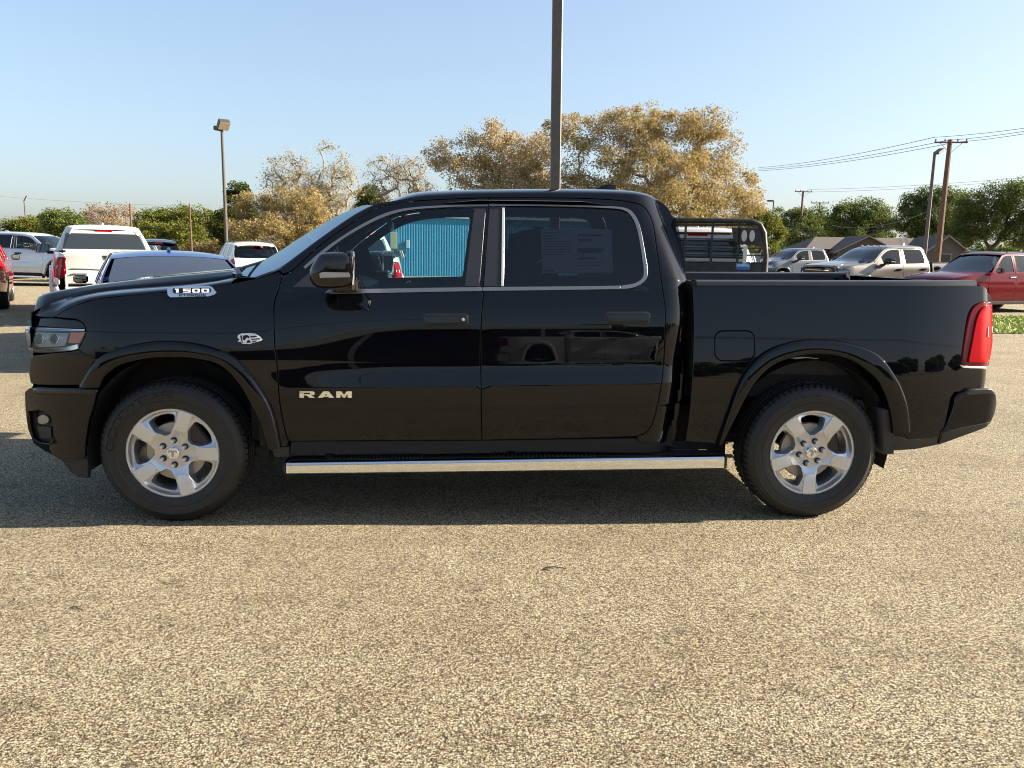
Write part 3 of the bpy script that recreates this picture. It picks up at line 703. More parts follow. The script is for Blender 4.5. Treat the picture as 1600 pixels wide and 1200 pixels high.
cr_ = MB(); cr_.tube([(tail_s(y)+.004, y, 1.085-.03*math.exp(-(y/.3)**2)) for y in np.linspace(-.70, .70, 25)], .008, 5); cr_.obj('gate_crease', M['trim'], gate)
slot = MB(); slot.box(4.70, 4.74, -.68, -.42, .985, 1.0, .004); slot.obj('gate_slot', M['trim'], gate)
for sg in (-1, 1):
    tf = loft('tail_light_face', [[(4.722 - .03*((abs(y)-.76)/.19), y, z) for y in np.linspace(sg*.765, sg*.865, 5)] for z in np.linspace(.985, 1.305, 5)], M['red_lens'], TR, flip=(sg < 0))
    q = MB()
    for z0 in (1.05, 1.13): q.box(4.70, 4.745, min(sg*.785, sg*.855), max(sg*.785, sg*.855), z0, z0+.06, .006)
    q.obj('reverse_lens', M['white_lens'], tf)
    q = MB(); q.box(4.56, 4.70, min(sg*.755, sg*.80), max(sg*.755, sg*.80), .62, 1.39, .01); q.obj('bed_corner', M['paint'], TR)
rbf = [[(s_+.06*(1-(y/.95)**4), y, z) for y in np.linspace(-.80, .80, 15)] for s_, z in ((4.60,.50),(4.72,.56),(4.76,.62),(4.775,.70),(4.77,.74),(4.74,.752),(4.66,.755))]
rb_face = loft('bumper_bar', rbf, M['paint'], TR, flip=False, sharp=40)
np_ = MB(); np_.box(4.828, 4.838, -.155, .155, .60, .71, .004); np_.obj('plate_recess', M['black_matte'], rb_face)
# ---- hidden body: cabin shell, floor, frame, wheel wells
cb = MB()
def quad_wall(mb, pts): mb.add(pts, [tuple(range(len(pts)))])
cab = [[(s, -.88, 1.30), (s, -.88, .55), (s, .88, .55), (s, .88, 1.30)] for s in (.46, 2.74)]
loft('cabin_shell', cab, M['cabin'], TR, flip=True, smooth=False)
fwl = MB(); fwl.box(.40, .47, -.86, .86, .45, 1.33); fwl.obj('firewall', M['dark'], TR)
bw = MB(); bw.box(2.70, 2.74, -.80, .80, .5, 1.42); bw.obj('cabin_back', M['cabin'], TR)
hl_ = [[(s, -w*u, z+hh*(1-u*u)) for u in np.linspace(1, -1, 9)] for (s, w, z, hh) in ((1.30,.70,1.795,.045),(1.7,.725,1.835,.045),(2.3,.73,1.84,.045),(2.66,.70,1.80,.04))]
loft('headliner', hl_, M['cabin_light'], TR)
dash = [[(s, y, z) for y in np.linspace(-.84, .84, 9)] for s, z in ((.48,1.33),(.62,1.36),(.86,1.35),(.98,1.30),(1.0,1.12),(.92,.85))]
loft('dashboard', dash, M['cabin'], TR, flip=True, sharp=60)
for y in (-.42, .42):
    st = MB(); st.box(1.36, 1.92, y-.26, y+.26, .80, .98, .05)
    for k in range(5):
        pass
    st.tube([(1.86, y, .95), (1.95, y, 1.2), (2.02, y, 1.45), (2.05, y, 1.52)], [.25,.25,.22,.12], 10); st.tube([(2.05, y, 1.5), (2.07, y, 1.56), (2.08, y, 1.66), (2.08, y, 1.70)], [.05,.13,.13,.05], 10)
    st.obj('seat', M['cabin'], TR, True, 60)
bs = MB(); bs.box(2.25, 2.62, -.75, .75, .8, 1.0, .05); bs.box(2.50, 2.68, -.72, .72, .95, 1.46, .05)
for y in (-.45, .45): bs.box(2.55, 2.65, y-.13, y+.13, 1.45, 1.62, .04)
bs.obj('rear_seat', M['cabin'], TR)
sw = MB(); c0 = Vector((1.20, -.42, 1.17)); ax1 = Vector((0,1,0)); ax2 = Vector((.42,0,.9)).normalized()
sw.tube([c0 + .19*(math.cos(t)*ax1+math.sin(t)*ax2) for t in np.linspace(0, 2*math.pi, 25)], .016, 6, False); sw.tube([c0-.19*ax1, c0+.19*ax1], .02, 5); sw.tube([c0, c0+Vector((-.25,0,-.09))], .035, 6)
sw.obj('steering_wheel', M['black_satin'], TR, True)
rm = MB(); rm.box(1.12, 1.15, -.12, .12, 1.67, 1.73, .01); rm.tube([(1.13,0,1.72),(1.12,0,1.80)], .012, 5); rm.obj('rear_view_mirror', M['black_satin'], TR)
# near/far inner door pillars
for sg in (-1, 1):
    pb = MB(); pb.tube([(1.74, sg*.84, 1.22), (1.755, sg*.79, 1.5), (1.775, sg*.66, 1.80)], [.07,.065,.055], 8); pb.obj('centre_pillar', M['cabin'], TR, True)
fl = MB(); fl.box(-.62, 4.55, -.55, .55, .50, .60); 
for sg in (-1, 1): fl.box(-.55, 4.55, sg*.48-.06, sg*.48+.06, .36, .52)
fl.box(.46, 2.85, -.93, .93, .43, .55); fl.box(2.95, 4.62, -.78, .78, .70, .84); fl.box(-.70, .42, -.60, .60, .60, 1.22)
fl.box(4.1, 4.5, -.45, .4, .40, .62, .05)
fl.obj('underbody', M['dark'], TR)
ax = MB(); ax.tube([(0,-.80,.36),(0,.80,.36)], .04, 8); ax.obj('axle', M['dark'], TR, True)
ax = MB(); ax.tube([(3.672,-.80,.40),(3.672,.80,.40)], .06, 8); ax.tube([(3.672,-.14,.40),(3.672,.14,.40)], [.15,.15], 10)
for sg in (-1, 1): ax.tube([(3.75,sg*.55,.38),(3.95,sg*.60,.62),(4.0,sg*.6,.8)], .03, 6); ax.tube([(3.1,sg*.62,.47),(3.672,sg*.62,.42),(4.2,sg*.62,.50)], .035, 5)
ax.obj('axle', M['dark'], TR, True)
ex = MB(); ex.tube([(3.9,-.2,.46),(4.05,-.62,.50),(4.25,-.66,.50)], .035, 8); ex.box(3.98,4.16,-.72,-.58,.60,.68,.01); ex.obj('exhaust', M['steel'], TR, True)
def well(cx, W, r=.50):
    for sg in (-1, 1):
        rows = []
        for a in np.linspace(-.28, math.pi+.28, 21):
            rows.append([(cx+r*math.cos(a), sg*y, .44+r*math.sin(a)*1.02) for y in (.97, .60)])
        q = loft('wheel_well', rows, M['dark'], TR, flip=(sg > 0))
        b_ = MB(); b_.box(cx-r, cx+r, min(sg*.56, sg*.60), max(sg*.56, sg*.60), .45, .95); b_.obj('inner_guard', M['dark'], q)
well(.02, W_low); well(3.655, W_bed)

# ---- wheels
def tyre_mesh():
    prof = [(.252,.985),(.256,.998),(.268,1.004),(.285,1.009),(.300,1.0125),(.303,1.0155),(.306,1.0130),(.322,1.0165),(.345,1.0150),(.348,1.0170),(.352,1.0140),(.366,1.007),(.380,.996),(.391,.983),(.398,.968),(.4015,.952),(.4025,.94),(.394,.938),(.394,.930),(.4045,.928),(.405,.905),(.396,.903),(.396,.893),(.405,.891),(.405,.861),(.396,.859),(.396,.849),(.405,.847),(.4045,.824),(.394,.822),(.394,.814),(.4025,.812),(.4015,.80),(.398,.784),(.391,.769),(.380,.756),(.35,.738),(.30,.742),(.252,.765)]
    n = 96; rows = []
    for k in range(n):
        t = 2*math.pi*k/n
        rows.append([(r*math.cos(t), -(w-1.0), r*math.sin(t)) for r, w in prof])
    v = [p for r in rows for p in r]; m_ = len(prof); f = []
    for k in range(n):
        j = (k+1) % n
        for i in range(m_-1): f.append((k*m_+i, k*m_+i+1, j*m_+i+1, j*m_+i))
    mb = MB(); mb.v = v; mb.f = f
    # shoulder lugs, both sides
    L = 66
    for k in range(L):
        for (sa, w0, w1, w2) in ((1, .994, .972, .942), (-1, .758, .780, .810)):
            t0 = 2*math.pi*(k+(.25 if sa < 0 else 0))/L; dt = 2*math.pi/L*.66; sk = .012*sa
            pts = []
            for (r_in, r_out, w) in ((.372, .3865, w0), (.390, .4035, w1), (.394, .4085, w2)):
                for t in (t0+sk*(w-w0)*60, t0+dt+sk*(w-w0)*60):
                    pts.append((r_in*math.cos(t), -(w-1.0), r_in*math.sin(t))); pts.append((r_out*math.cos(t), -(w-1.0), r_out*math.sin(t)))
            fs = []
            for s_ in range(2):
                a = s_*4; b = a+4
                fs += [(a+1,a+3,b+3,b+1),(a,a+1,b+1,b),(a+3,a+2,b+2,b+3)]
            fs += [(0,2,3,1),(8,9,11,10)]
            mb.add(pts, fs)
    return mb
def rim_parts():
    # face: disc with five openings
    R = .2515; V2 = []
    def pol(r, a): return (r*math.cos(a), r*math.sin(a))
    outer = [pol(R, 2*math.pi*i/110) for i in range(110)]
    holes = []
    for k in range(5):
        c = math.radians(36 + 72*k)
        h = [(.219,-18.6),(.223,-9),(.224,0),(.223,9),(.219,18.6),(.211,20.6),(.19,21.2),(.165,21.4),(.148,20.6),(.124,14.5),(.107,8.5),(.104,0),(.107,-8.5),(.124,-14.5),(.148,-20.6),(.165,-21.4),(.19,-21.2),(.211,-20.6)]
        holes.append([pol(r, c+math.radians(a)) for r, a in h])
    def depth(x, z):       # outward offset of the face (negative = recessed)
        r = math.hypot(x, z); a = math.atan2(z, x); d = 0
        da = min(abs((a - math.radians(72*k) + math.pi) % (2*math.pi) - math.pi) for k in range(5)); lat = r*math.sin(min(da, 1.5))
        if r > .2424: return -.002
        base = -.012 - .022*sstep(.21, .06, r)*-1 if False else -.012
        base -= .012*sstep(.13, .085, r)
        ridge = .007*sstep(.046, .037, lat)*sstep(.115, .135, r)
        return base + ridge - .020*max(0, min(1, (lat-.036)/.045))*sstep(.115, .15, r)
    pts = []
    for r in (.02,.045,.06,.075,.09,.10,.115,.13,.145,.16,.175,.19,.205,.22,.232,.2425,.2475):
        n = max(10, int(r*420)); pts += [pol(r, 2*math.pi*i/n) for i in range(n)]
    G = np.array(pts); keep = np.ones(len(G), bool)
    for h in holes: keep &= ~pip(G, h); keep &= edge_dist(G, h) > .004
    G = G[keep]; loops = [outer]+holes; v2 = []; eds = []
    for lp in loops:
        b = len(v2); n = len(lp); v2 += [Vector(p) for p in lp]; eds += [(b+i, b+(i+1)%n) for i in range(n)]
    nb = len(v2); v2 += [Vector(p) for p in G]
    vo, eo, fo, ov, _, _ = delaunay_2d_cdt(v2, eds, [], 0, 1e-6)
    mp = {q: i for i, l in enumerate(ov) for q in l}
    cen = np.array([sum((np.array(vo[i]) for i in f), np.zeros(2))/len(f) for f in fo]); ok = np.ones(len(cen), bool)
    for h in holes: ok &= ~pip(cen, h)
    V = [(p[0], -depth(*p), p[1]) for p in vo]; F = []
    for f, k in zip(fo, ok):
        if not k: continue
        p = [vo[i] for i in f]; ar = sum(p[i][0]*p[(i+1)%len(p)][1]-p[(i+1)%len(p)][0]*p[i][1] for i in range(len(p)))
        F.append(tuple(f) if ar > 0 else tuple(f)[::-1])
    face = (V, F)
    walls = []
    for h in holes:
        wallv, wallf = [], []; walls.append((wallv, wallf)); n = len(h); c = np.mean(np.array(h), axis=0); b = 0
        for (x, z) in h: wallv.append((x, -depth(x, z), z))
        for (x, z) in h:
            q = np.array((x, z)); q = c+(q-c)*.90; wallv.append((q[0], -depth(x, z)+.018, q[1]))
        for (x, z) in h:
            q = np.array((x, z)); q = c+(q-c)*.86; wallv.append((q[0], .075, q[1]))
        for lv in range(2):
            for i in range(n):
                j = (i+1) % n; wallf.append((b+lv*n+i, b+lv*n+j, b+(lv+1)*n+j, b+(lv+1)*n+i))
    lip = [(.2515,.002),(.254,-.003),(.257,.002),(.256,.012),(.246,.02),(.232,.03),(.222,.06),(.22,.20)]
    lr = [[(r*math.cos(t), d, r*math.sin(t)) for r, d in lip] for t in np.linspace(0, 2*math.pi, 65)]
    pads = []
    for k in range(5):
        a = math.radians(72*k); ca, sa = math.cos(a), math.sin(a)
        o = [(.128,.0),(.133,.020),(.146,.034),(.19,.037),(.245,.040),(.2485,.02),(.249,0),(.2485,-.02),(.245,-.040),(.19,-.037),(.146,-.034),(.133,-.020)]
        top = [(x*ca-y*sa, -.0015-.004*(1-(x-.12)/.13)*-1 , x*sa+y*ca) for x, y in o]
        inn_ = [((x+(.004 if x < .14 else -.001))*ca-(y*.94)*sa, .0, (x+(.004 if x < .14 else -.001))*sa+(y*.94)*ca) for x, y in o]
        lo = [(x*ca-y*sa, .012, x*sa+y*ca) for x, y in o]; n = len(o)
        inn_ = [(p[0], -.0032+.004*(1-(q[0]-.12)/.13), p[2]) for p, q in zip(inn_, o)]
        top = [(p[0], -.0015+.004*(1-(q[0]-.12)/.13), p[2]) for p, q in zip(top, o)]
        fs = [tuple(range(n))] + [(i, n+i, n+(i+1)%n, (i+1)%n) for i in range(n)] + [(n+i, 2*n+i, 2*n+(i+1)%n, n+(i+1)%n) for i in range(n)]
        pd = MB(); pd.add(inn_+top+lo, fs); pads.append(pd)
    return face, walls, lr, pads
TYM = tyre_mesh(); RIM = rim_parts()
def lathe(mb, prof, n=24, cx=0, cz=0):
    v = []; f = []; m_ = len(prof)
    for k in range(n):
        t = 2*math.pi*k/n; v += [(cx+r*math.cos(t), d, cz+r*math.sin(t)) for r, d in prof]
    for k in range(n):
        j = (k+1) % n
        for i in range(m_-1): f.append((k*m_+i, k*m_+i+1, j*m_+i+1, j*m_+i))
    return mb.add(v, f)
def arc_letters(txt, r0, h, a0, da, y):
    """raised block letters round the sidewall"""
    ST = {'G':[(1,.85,.15,1),(.15,1,0,.8),(0,.8,0,.15),(0,.15,.2,0),(.2,0,1,0),(1,0,1,.5),(1,.5,.55,.5)], 'O':[(0,0,0,1),(0,1,1,1),(1,1,1,0),(1,0,0,0)], 'D':[(0,0,0,1),(0,1,.8,1),(.8,1,1,.7),(1,.7,1,.3),(1,.3,.8,0),(.8,0,0,0)],
          'Y':[(0,1,.5,.5),(1,1,.5,.5),(.5,.5,.5,0)], 'E':[(0,0,0,1),(0,1,1,1),(0,.5,.8,.5),(0,0,1,0)], 'A':[(0,0,.5,1),(.5,1,1,0),(.2,.35,.8,.35)], 'R':[(0,0,0,1),(0,1,1,1),(1,1,1,.5),(1,.5,0,.5),(.4,.5,1,0)]}
    mb = MB(); wd = .055
    for k, ch in enumerate(txt):
        for (x0, z0, x1, z1) in ST[ch]:
            d = Vector((x1-x0, z1-z0)); d.normalize(); nn = Vector((-d.y, d.x))*wd; e = d*wd*.6
            q = [(x0-e.x+nn.x, z0-e.y+nn.y), (x0-e.x-nn.x, z0-e.y-nn.y), (x1+e.x-nn.x, z1+e.y-nn.y), (x1+e.x+nn.x, z1+e.y+nn.y)]
            P3 = []
            for yy in (y+.0012, y+.006):
                for (u, v) in q:
                    a = a0 - (k+.78*u)*da; r = r0+h*v; P3.append((r*math.cos(a), yy, r*math.sin(a)))
            mb.add(P3, [(0,1,2,3),(0,3,2,1),(0,1,5,4),(1,2,6,5),(2,3,7,6),(3,0,4,7)])
    return mb
RIMF = None
def wheel_builder(cx, side, spin, first=None):
    """hub mesh with tyre, rim, caps and nuts as its pieces"""
    hub = MB(); lathe(hub, [(.02,.06),(.165,.062),(.17,.07),(.17,.085),(.02,.09)], 32); lathe(hub, [(.02,.03),(.085,.032),(.09,.07)], 20)
    o = hub.obj('wheel', M['steel'], TR, True)
    t = TYM.obj('tyre', M['rubber'], o, True, 28)
    r = mesh_obj('rim', RIM[0][0], RIM[0][1], M['alloy'], o, True, None, 16)
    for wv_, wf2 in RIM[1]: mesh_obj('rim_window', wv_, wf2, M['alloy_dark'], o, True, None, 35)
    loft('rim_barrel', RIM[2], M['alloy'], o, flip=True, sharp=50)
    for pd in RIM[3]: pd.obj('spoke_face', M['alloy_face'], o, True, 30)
    cp = MB(); lathe(cp, [(.0005,-.004),(.03,-.003),(.034,.0),(.036,.01),(.037,.03)], 24); cp.obj('centre_cap', M['bar_chrome'], o, True, 30)
    em = MB()
    for q in ([(-.022,.016),(-.008,.02),(0,.012),(.008,.02),(.022,.016),(.024,.004),(.016,.006),(.012,.012),(.006,.002),(.006,-.014),(0,-.024),(-.006,-.014),(-.006,.002),(-.012,.012),(-.016,.006),(-.024,.004)],):
        n = len(q); em.add([(x, -.0055, z) for x, z in q]+[(x, -.001, z) for x, z in q], [tuple(range(n))]+[(i, n+i, n+(i+1)%n, (i+1)%n) for i in range(n)])
    em.obj('cap_emblem', M['alloy_dark'], o)
    for k in range(6):
        a = math.radians(30+60*k); nut = MB(); x, z = .0695*math.cos(a), .0695*math.sin(a)
        lathe(nut, [(.0005,-.012),(.009,-.011),(.011,-.006),(.0112,.02)], 6, x, z); n_ = nut.obj('lug_nut', M['alloy_face'], o, False)
        pk = MB(); lathe(pk, [(.0112,.0185),(.018,.0195)], 16, x, z); pk.obj('nut_pocket', M['dark'], o)
    cal = MB(); cal.box(.09, .19, .045, .10, -.09, .09, .012)
    cal.obj('brake_caliper', M['black_satin'], o)
    arc_letters('GOODYEAR', .318, .036, math.radians(176), math.radians(11.5), -.0185).obj('sidewall_lettering', M['rubber'], o)
    for ch in o.children:
        if ch.name.startswith(('brake_caliper','tyre','sidewall')): ch.rotation_euler = (0, -math.radians({'f':35,'r':15}[first]) if ch.name.startswith('brake') else 0, 0)
        else: ch.rotation_euler = (0, -spin, 0)
    return o
wh_f = wheel_builder(0, -1, math.radians(-1), 'f'); wh_f.location = (0, -1.0, .4035)
wh_r = wheel_builder(3.672, -1, math.radians(-18), 'r'); wh_r.location = (3.672, -1.0, .4035)
for src, x in ((wh_f, 0), (wh_r, 3.672)):
    c = copy_tree(src, TR); c.location = (x, 1.0, .4035); c.rotation_euler = (0, 0, math.pi)

# ---- running board
rbn = [S_plane(447, 723, 1.045), S_plane(1132, 713, 1.045)]; rbl = [S_plane(447, 741.5, 1.045), S_plane(1132, 733, 1.045)]
def rb_at(t):
    return (rbn[0][0]*(1-t)+rbn[1][0]*t, rbn[0][1]*(1-t)+rbn[1][1]*t, rbl[0][1]*(1-t)+rbl[1][1]*t)
rows = []
for t in np.linspace(0, 1, 9):
    s, zt, zb = rb_at(t)
    rows.append([(s, y+.088, z) for y, z in ((-1.105, zb-.006), (-1.128, zb), (-1.136, zb+.008), (-1.138, (zt+zb)/2), (-1.135, zt-.014), (-1.127, zt-.004), (-1.105, zt), (-1.085, zt-.002))])
deck = MB(); s0, zt0, zb0 = rb_at(0); s1, zt1, zb1 = rb_at(1)
deck.add([(s0,-1.005,zt0-.004),(s1,-1.005,zt1-.004),(s1,-.875,zt1-.004),(s0,-.875,zt0-.004),(s0,-1.005,zb0+.01),(s1,-1.005,zb1+.01),(s1,-.875,zb1+.01),(s0,-.875,zb0+.01)], [(0,1,2,3),(7,6,5,4),(0,4,5,1),(2,6,7,3),(1,5,6,2),(3,7,4,0)])
da, db = both_obj(deck, 'running_board', M['black_matte'], TR, TR)
loft('chrome_tube', rows, M['bar_chrome'], da, flip=False, sharp=30, caps=True); loft('chrome_tube', [[(x,-y,z) for x,y,z in r] for r in rows], M['bar_chrome'], db, flip=True, sharp=30, caps=True)
for (ta, tb) in ((.09, .30), (.46, .70)):
    tr_ = MB()
    for k in range(26):
        for j in range(4):
            t = ta+(tb-ta)*k/25; s, zt, zb = rb_at(t); y = -.89-.028*j
            tr_.box(s-.006, s+.006, y-.008, y+.008, zt-.005, zt+.004)
    for o in both_obj(tr_, 'step_tread', M['black_satin'], da, db): o['kind'] = 'stuff'
ec = MB()
for s, zt, zb, d in ((*rb_at(0), -1), (*rb_at(1), 1)):
    ec.box(min(s, s+d*.022), max(s, s+d*.022), -1.04, -.882, zb+.004, zt-.006, .008)
both_obj(ec, 'end_cap', M['black_matte'], da, db)
bk_ = MB()
for s in (.85, 1.9, 2.85): bk_.tube([(s,-.95,.36),(s,-.80,.40),(s,-.55,.47)], .025, 6)
both_obj(bk_, 'step_bracket', M['dark'], da, db)

# ---- mirrors
def mirror_head(p1, sg):
    o = cr([(489,409),(498,397),(512,394),(532,393.5),(542,397),(546,415),(549,436),(545,446),(530,450),(505,451),(490,447),(483,436),(483,422),(489,409)], 3)[:-1]
    q = [S_plane(x, y, 1.22) for x, y in o]; c = np.mean(np.array(q), axis=0)
    rows = []
    for w, k, ds in ((1.005,.55,.02),(1.02,.80,.012),(1.05,.93,.004),(1.10,1.0,0),(1.19,1.0,0),(1.235,.97,.004),(1.26,.90,.012),(1.275,.75,.025),(1.28,.5,.03)):
        rows.append([(c[0]+(s-c[0])*k+ds+(.24*(w-1.22) if s > c[0] else 0), sg*w, c[1]+(z-c[1])*k) for s, z in q])
    h = loft('door_mirror', rows, M['black_gloss'], p1, flip=(sg > 0), closed=True, caps=True, sharp=60)
    rear = max(p[0] for p in q)
    g = []
    for z in np.linspace(c[1]-.085, c[1]+.09, 8): g.append([(rear+.006+.24*(y-1.22), sg*y, z) for y in np.linspace(1.03, 1.255, 6)])
    loft('mirror_glass', g, M['mirror'], h, flip=(sg < 0))
    fr = MB(); zz0, zz1 = c[1]-.098, c[1]+.103; tq = lambda y: rear+.24*(y-1.22)
    fr.tube([(tq(y)+.006, sg*y, z) for y, z in ((1.03,zz0+.01),(1.25,zz0+.01),(1.268,zz0+.03),(1.268,zz1-.03),(1.25,zz1-.01),(1.03,zz1-.01),(1.015,zz1-.03),(1.015,zz0+.03),(1.03,zz0+.01))], .009, 6, False)
    fr.obj('mirror_frame', M['trim'], h, True)
    si = [S_plane(x, y, 1.283) for x, y in ((499,427),(504,425),(545,426),(546,433),(500,434))]
    n = len(si); sgm = MB(); sgm.add([(s, sg*1.2835, z) for s, z in si]+[(s, sg*1.25, z) for s, z in si], [tuple(range(n))[::(1 if sg < 0 else -1)]]+[(i, (i+1)%n, n+(i+1)%n, n+i)[::(-1 if sg < 0 else 1)] for i in range(n)])
    sgm.obj('turn_signal', M['signal'], h)
    arm = MB(); arm.box(c[0]-.02, c[0]+.12, min(sg*.93, sg*1.06), max(sg*.93, sg*1.06), c[1]-.12, c[1]-.055, .01); arm.obj('mirror_arm', M['black_gloss'], h)
mirror_head(TR, -1); mirror_head(TR, 1)
# ---- handles
def handle(x0, x1, y0, y1, p1, p2):
    o = [(x0+4,y0),(x1-4,y0),(x1,y0+4),(x1,y1-5),(x1-5,y1),(x0+6,y1),(x0,y1-6),(x0,y0+4)]
    a, b = panel('door_handle', pxs(o, W_cab), W_cab, M['dark'], p1, off=.002, gap=0, th=.01, parent2=p2, creases=False)
    i_ = [(x0+3,y0+3),(x1-3,y0+2),(x1-2,y0+5),(x1-2,y1-6),(x1-8,y1-5),(x0+12,y1-4),(x0+3,y1-7)]
    panel('handle_grip', pxs(i_, W_cab), W_cab, M['black_gloss'], p1, off=.034, gap=0, th=.016, roll=.006, parent2=p2, creases=False, rows=.01)
handle(660, 733, 490, 509, door, door2); handle(945, 1016, 487, 506, rdoor, rdoor2)
kc = MB(); lathe(kc, [(.0005,-.003),(.009,-.002),(.010,.004)], 14); ks, kz = solve(724, 499, W_cab, .036); ko = kc.obj('key_cap', M['bar_chrome'], door, True); ko.location = (ks, -(W_cab(ks, kz)+.036), kz)
# ---- badges: flat letters cut from plate, pressed on the surface
def plate(name, polys, Wf, off, th, mt, p, holes=None):
    """polys in photo pixels -> one thin plate object with real edges"""
    V = []; F = []
    for poly in polys:
        q = [solve(x, y, Wf, off) for x, y in poly]
        if area2(q) < 0: q = q[::-1]
        tri = delaunay_2d_cdt([Vector(a) for a in q], [(i, (i+1)%len(q)) for i in range(len(q))], [], 1, 1e-7)
        b = len(V); n = len(q)
        vo = tri[0]; V += [(v[0], -(Wf(v[0], v[1])+off), v[1]) for v in vo]
        for f in tri[2]:
            pp = [vo[i] for i in f]; ar = sum(pp[i][0]*pp[(i+1)%len(pp)][1]-pp[(i+1)%len(pp)][0]*pp[i][1] for i in range(len(pp)))
            F.append(tuple(b+i for i in (f if ar > 0 else f[::-1])))
        b2 = len(V); V += [(s, -(Wf(s, z)+off), z) for s, z in q] + [(s, -(Wf(s, z)+off-th), z) for s, z in q]
        F += [(b2+i, b2+n+i, b2+n+(i+1)%n, b2+(i+1)%n) for i in range(n)]
    return mesh_obj(name, V, F, mt, p, False)
def letters(strs, x0, y0, x1, y1, skew=0.0, n=None):
    """block letters as polygons in a box of pixels; each glyph given in a unit square"""
    GL = {'R':[[(0,1),(.88,1),(1,.88),(1,.52),(.9,.42),(.78,.4),(1.04,0),(.66,0),(.46,.38),(.3,.38),(.3,.55),(.70,.55),(.70,.8),(0,.8)],[(0,.70),(.3,.70),(.3,0),(0,0)]],
          'A':[[(0,0),(.36,1),(.72,1),(1.08,0),(.74,0),(.54,.64),(.34,0)],[(.30,.36),(.78,.36),(.72,.16),(.36,.16)]],
          'M':[[(0,0),(0,1),(.34,1),(.52,.46),(.70,1),(1.04,1),(1.04,0),(.76,0),(.76,.62),(.58,0),(.46,0),(.28,.62),(.28,0)]],
          '1':[[(.15,1),(.6,1),(.6,0),(.3,0),(.3,.72),(.15,.72)]],
          '5':[[(0,1),(1,1),(1,.78),(.3,.78),(.3,.6),(.9,.6),(1,.5),(1,.1),(.9,0),(0,0),(0,.22),(.7,.22),(.7,.38),(0,.38)]],
          '0':[[(.1,1),(.9,1),(1,.9),(1,.5),(.72,.5),(.72,.76),(.28,.76),(.28,.5),(0,.5),(0,.9)],[(.1,0),(.9,0),(1,.1),(1,.5),(.72,.5),(.72,.24),(.28,.24),(.28,.5),(0,.5),(0,.1)]],
          'e':[[(0,0),(0,1),(1,1),(1,.4),(.3,.4),(.3,.55),(.7,.55),(.7,.8),(.3,.8),(.3,.2),(1,.2),(1,0)]],
          'T':[[(0,1),(1,1),(1,.76),(.65,.76),(.65,0),(.35,0),(.35,.76),(0,.76)]],
          'O':[[(0,1),(1,1),(1,.5),(.72,.5),(.72,.76),(.28,.76),(.28,.5),(0,.5)],[(0,0),(1,0),(1,.5),(.72,.5),(.72,.24),(.28,.24),(.28,.5),(0,.5)]],
          'Q':[[(0,1),(1,1),(1,.5),(.72,.5),(.72,.76),(.28,.76),(.28,.5),(0,.5)],[(0,0),(1.08,-.1),(1,.5),(.72,.5),(.72,.24),(.28,.24),(.28,.5),(0,.5)]],
          'U':[[(0,1),(.28,1),(.28,.24),(.72,.24),(.72,1),(1,1),(1,0),(0,0)]],
          'E':[[(0,0),(0,1),(1,1),(1,.8),(.3,.8),(.3,.6),(.9,.6),(.9,.4),(.3,.4),(.3,.2),(1,.2),(1,0)]],
          'G':[[(0,0),(0,1),(1,1),(1,.78),(.3,.78),(.3,.22),(.72,.22),(.72,.36),(.5,.36),(.5,.55),(1,.55),(1,0)]],
          'N':[[(0,0),(0,1),(.3,1),(.72,.42),(.72,1),(1,1),(1,0),(.7,0),(.28,.58),(.28,0)]],
          'L':[[(0,0),(0,1),(.3,1),(.3,.22),(1,.22),(1,0)]]}
    out = []; n = n or len(strs); cw = (x1-x0)/n
    for k, ch in enumerate(strs):
        for g in GL[ch]:
            out.append([(x0+cw*(k+.82*u) , y1+(y0-y1)*v) for u, v in g])
    return out
plate('door_badge', letters('RAM', 468, 611.5, 554, 621.5), W_cab, .006, .006, M['chrome'], door)
bd = plate('fender_badge', [[(261,452),(264,449.5),(272,447.5),(325,446.5),(331,448.5),(338,457.5),(334,460.5),(326,463),(266,464.5),(262,461)]], W_low, .006, .006, M['badge_blue'], fender)
plate('badge_field', [[(270,450.5),(326,449.5),(330,452),(329,456.5),(324,457.8),(272,458.2),(270,456)]], W_low, .0075, .002, M['black_gloss'], fender)
plate('badge_number', letters('1500', 271.5, 451.0, 329, 457.2), W_low, .0095, .002, M['white_print'], fender)
plate('badge_script', letters('eTORQUE', 280, 459.2, 323, 462.8), W_low, .0072, .001, M['dark'], fender)
dc = plate('fender_decal', [[(372,523.5),(377,521),(390,520.5),(399,521.5),(404,524.5),(410.5,530.5),(408,532.5),(396,535.5),(390,537.5),(379,537),(376,534),(371,534),(374,531),(371,527)]], W_low, .0012, .001, M['white_print'], fender)
plate('decal_print', [[(379,527),(381,524),(386,523.5),(390,526),(389,529),(386,527.5),(384,528.5),(383,532),(380,531)], [(375,525),(377.5,523.5),(379,533),(381,535.5),(378,535)], [(385,536),(386,532.5),(388.5,530.5),(391,533),(392,535.5)], [(391,525),(400,524.5),(402,526.5),(391.5,527.5)], [(392,529.5),(405,528.3),(407,530),(393,531.2)], [(393.5,533.2),(402,532),(400,533.8),(394.5,535)]], W_low, .0022, .001, M['dark'], fender)
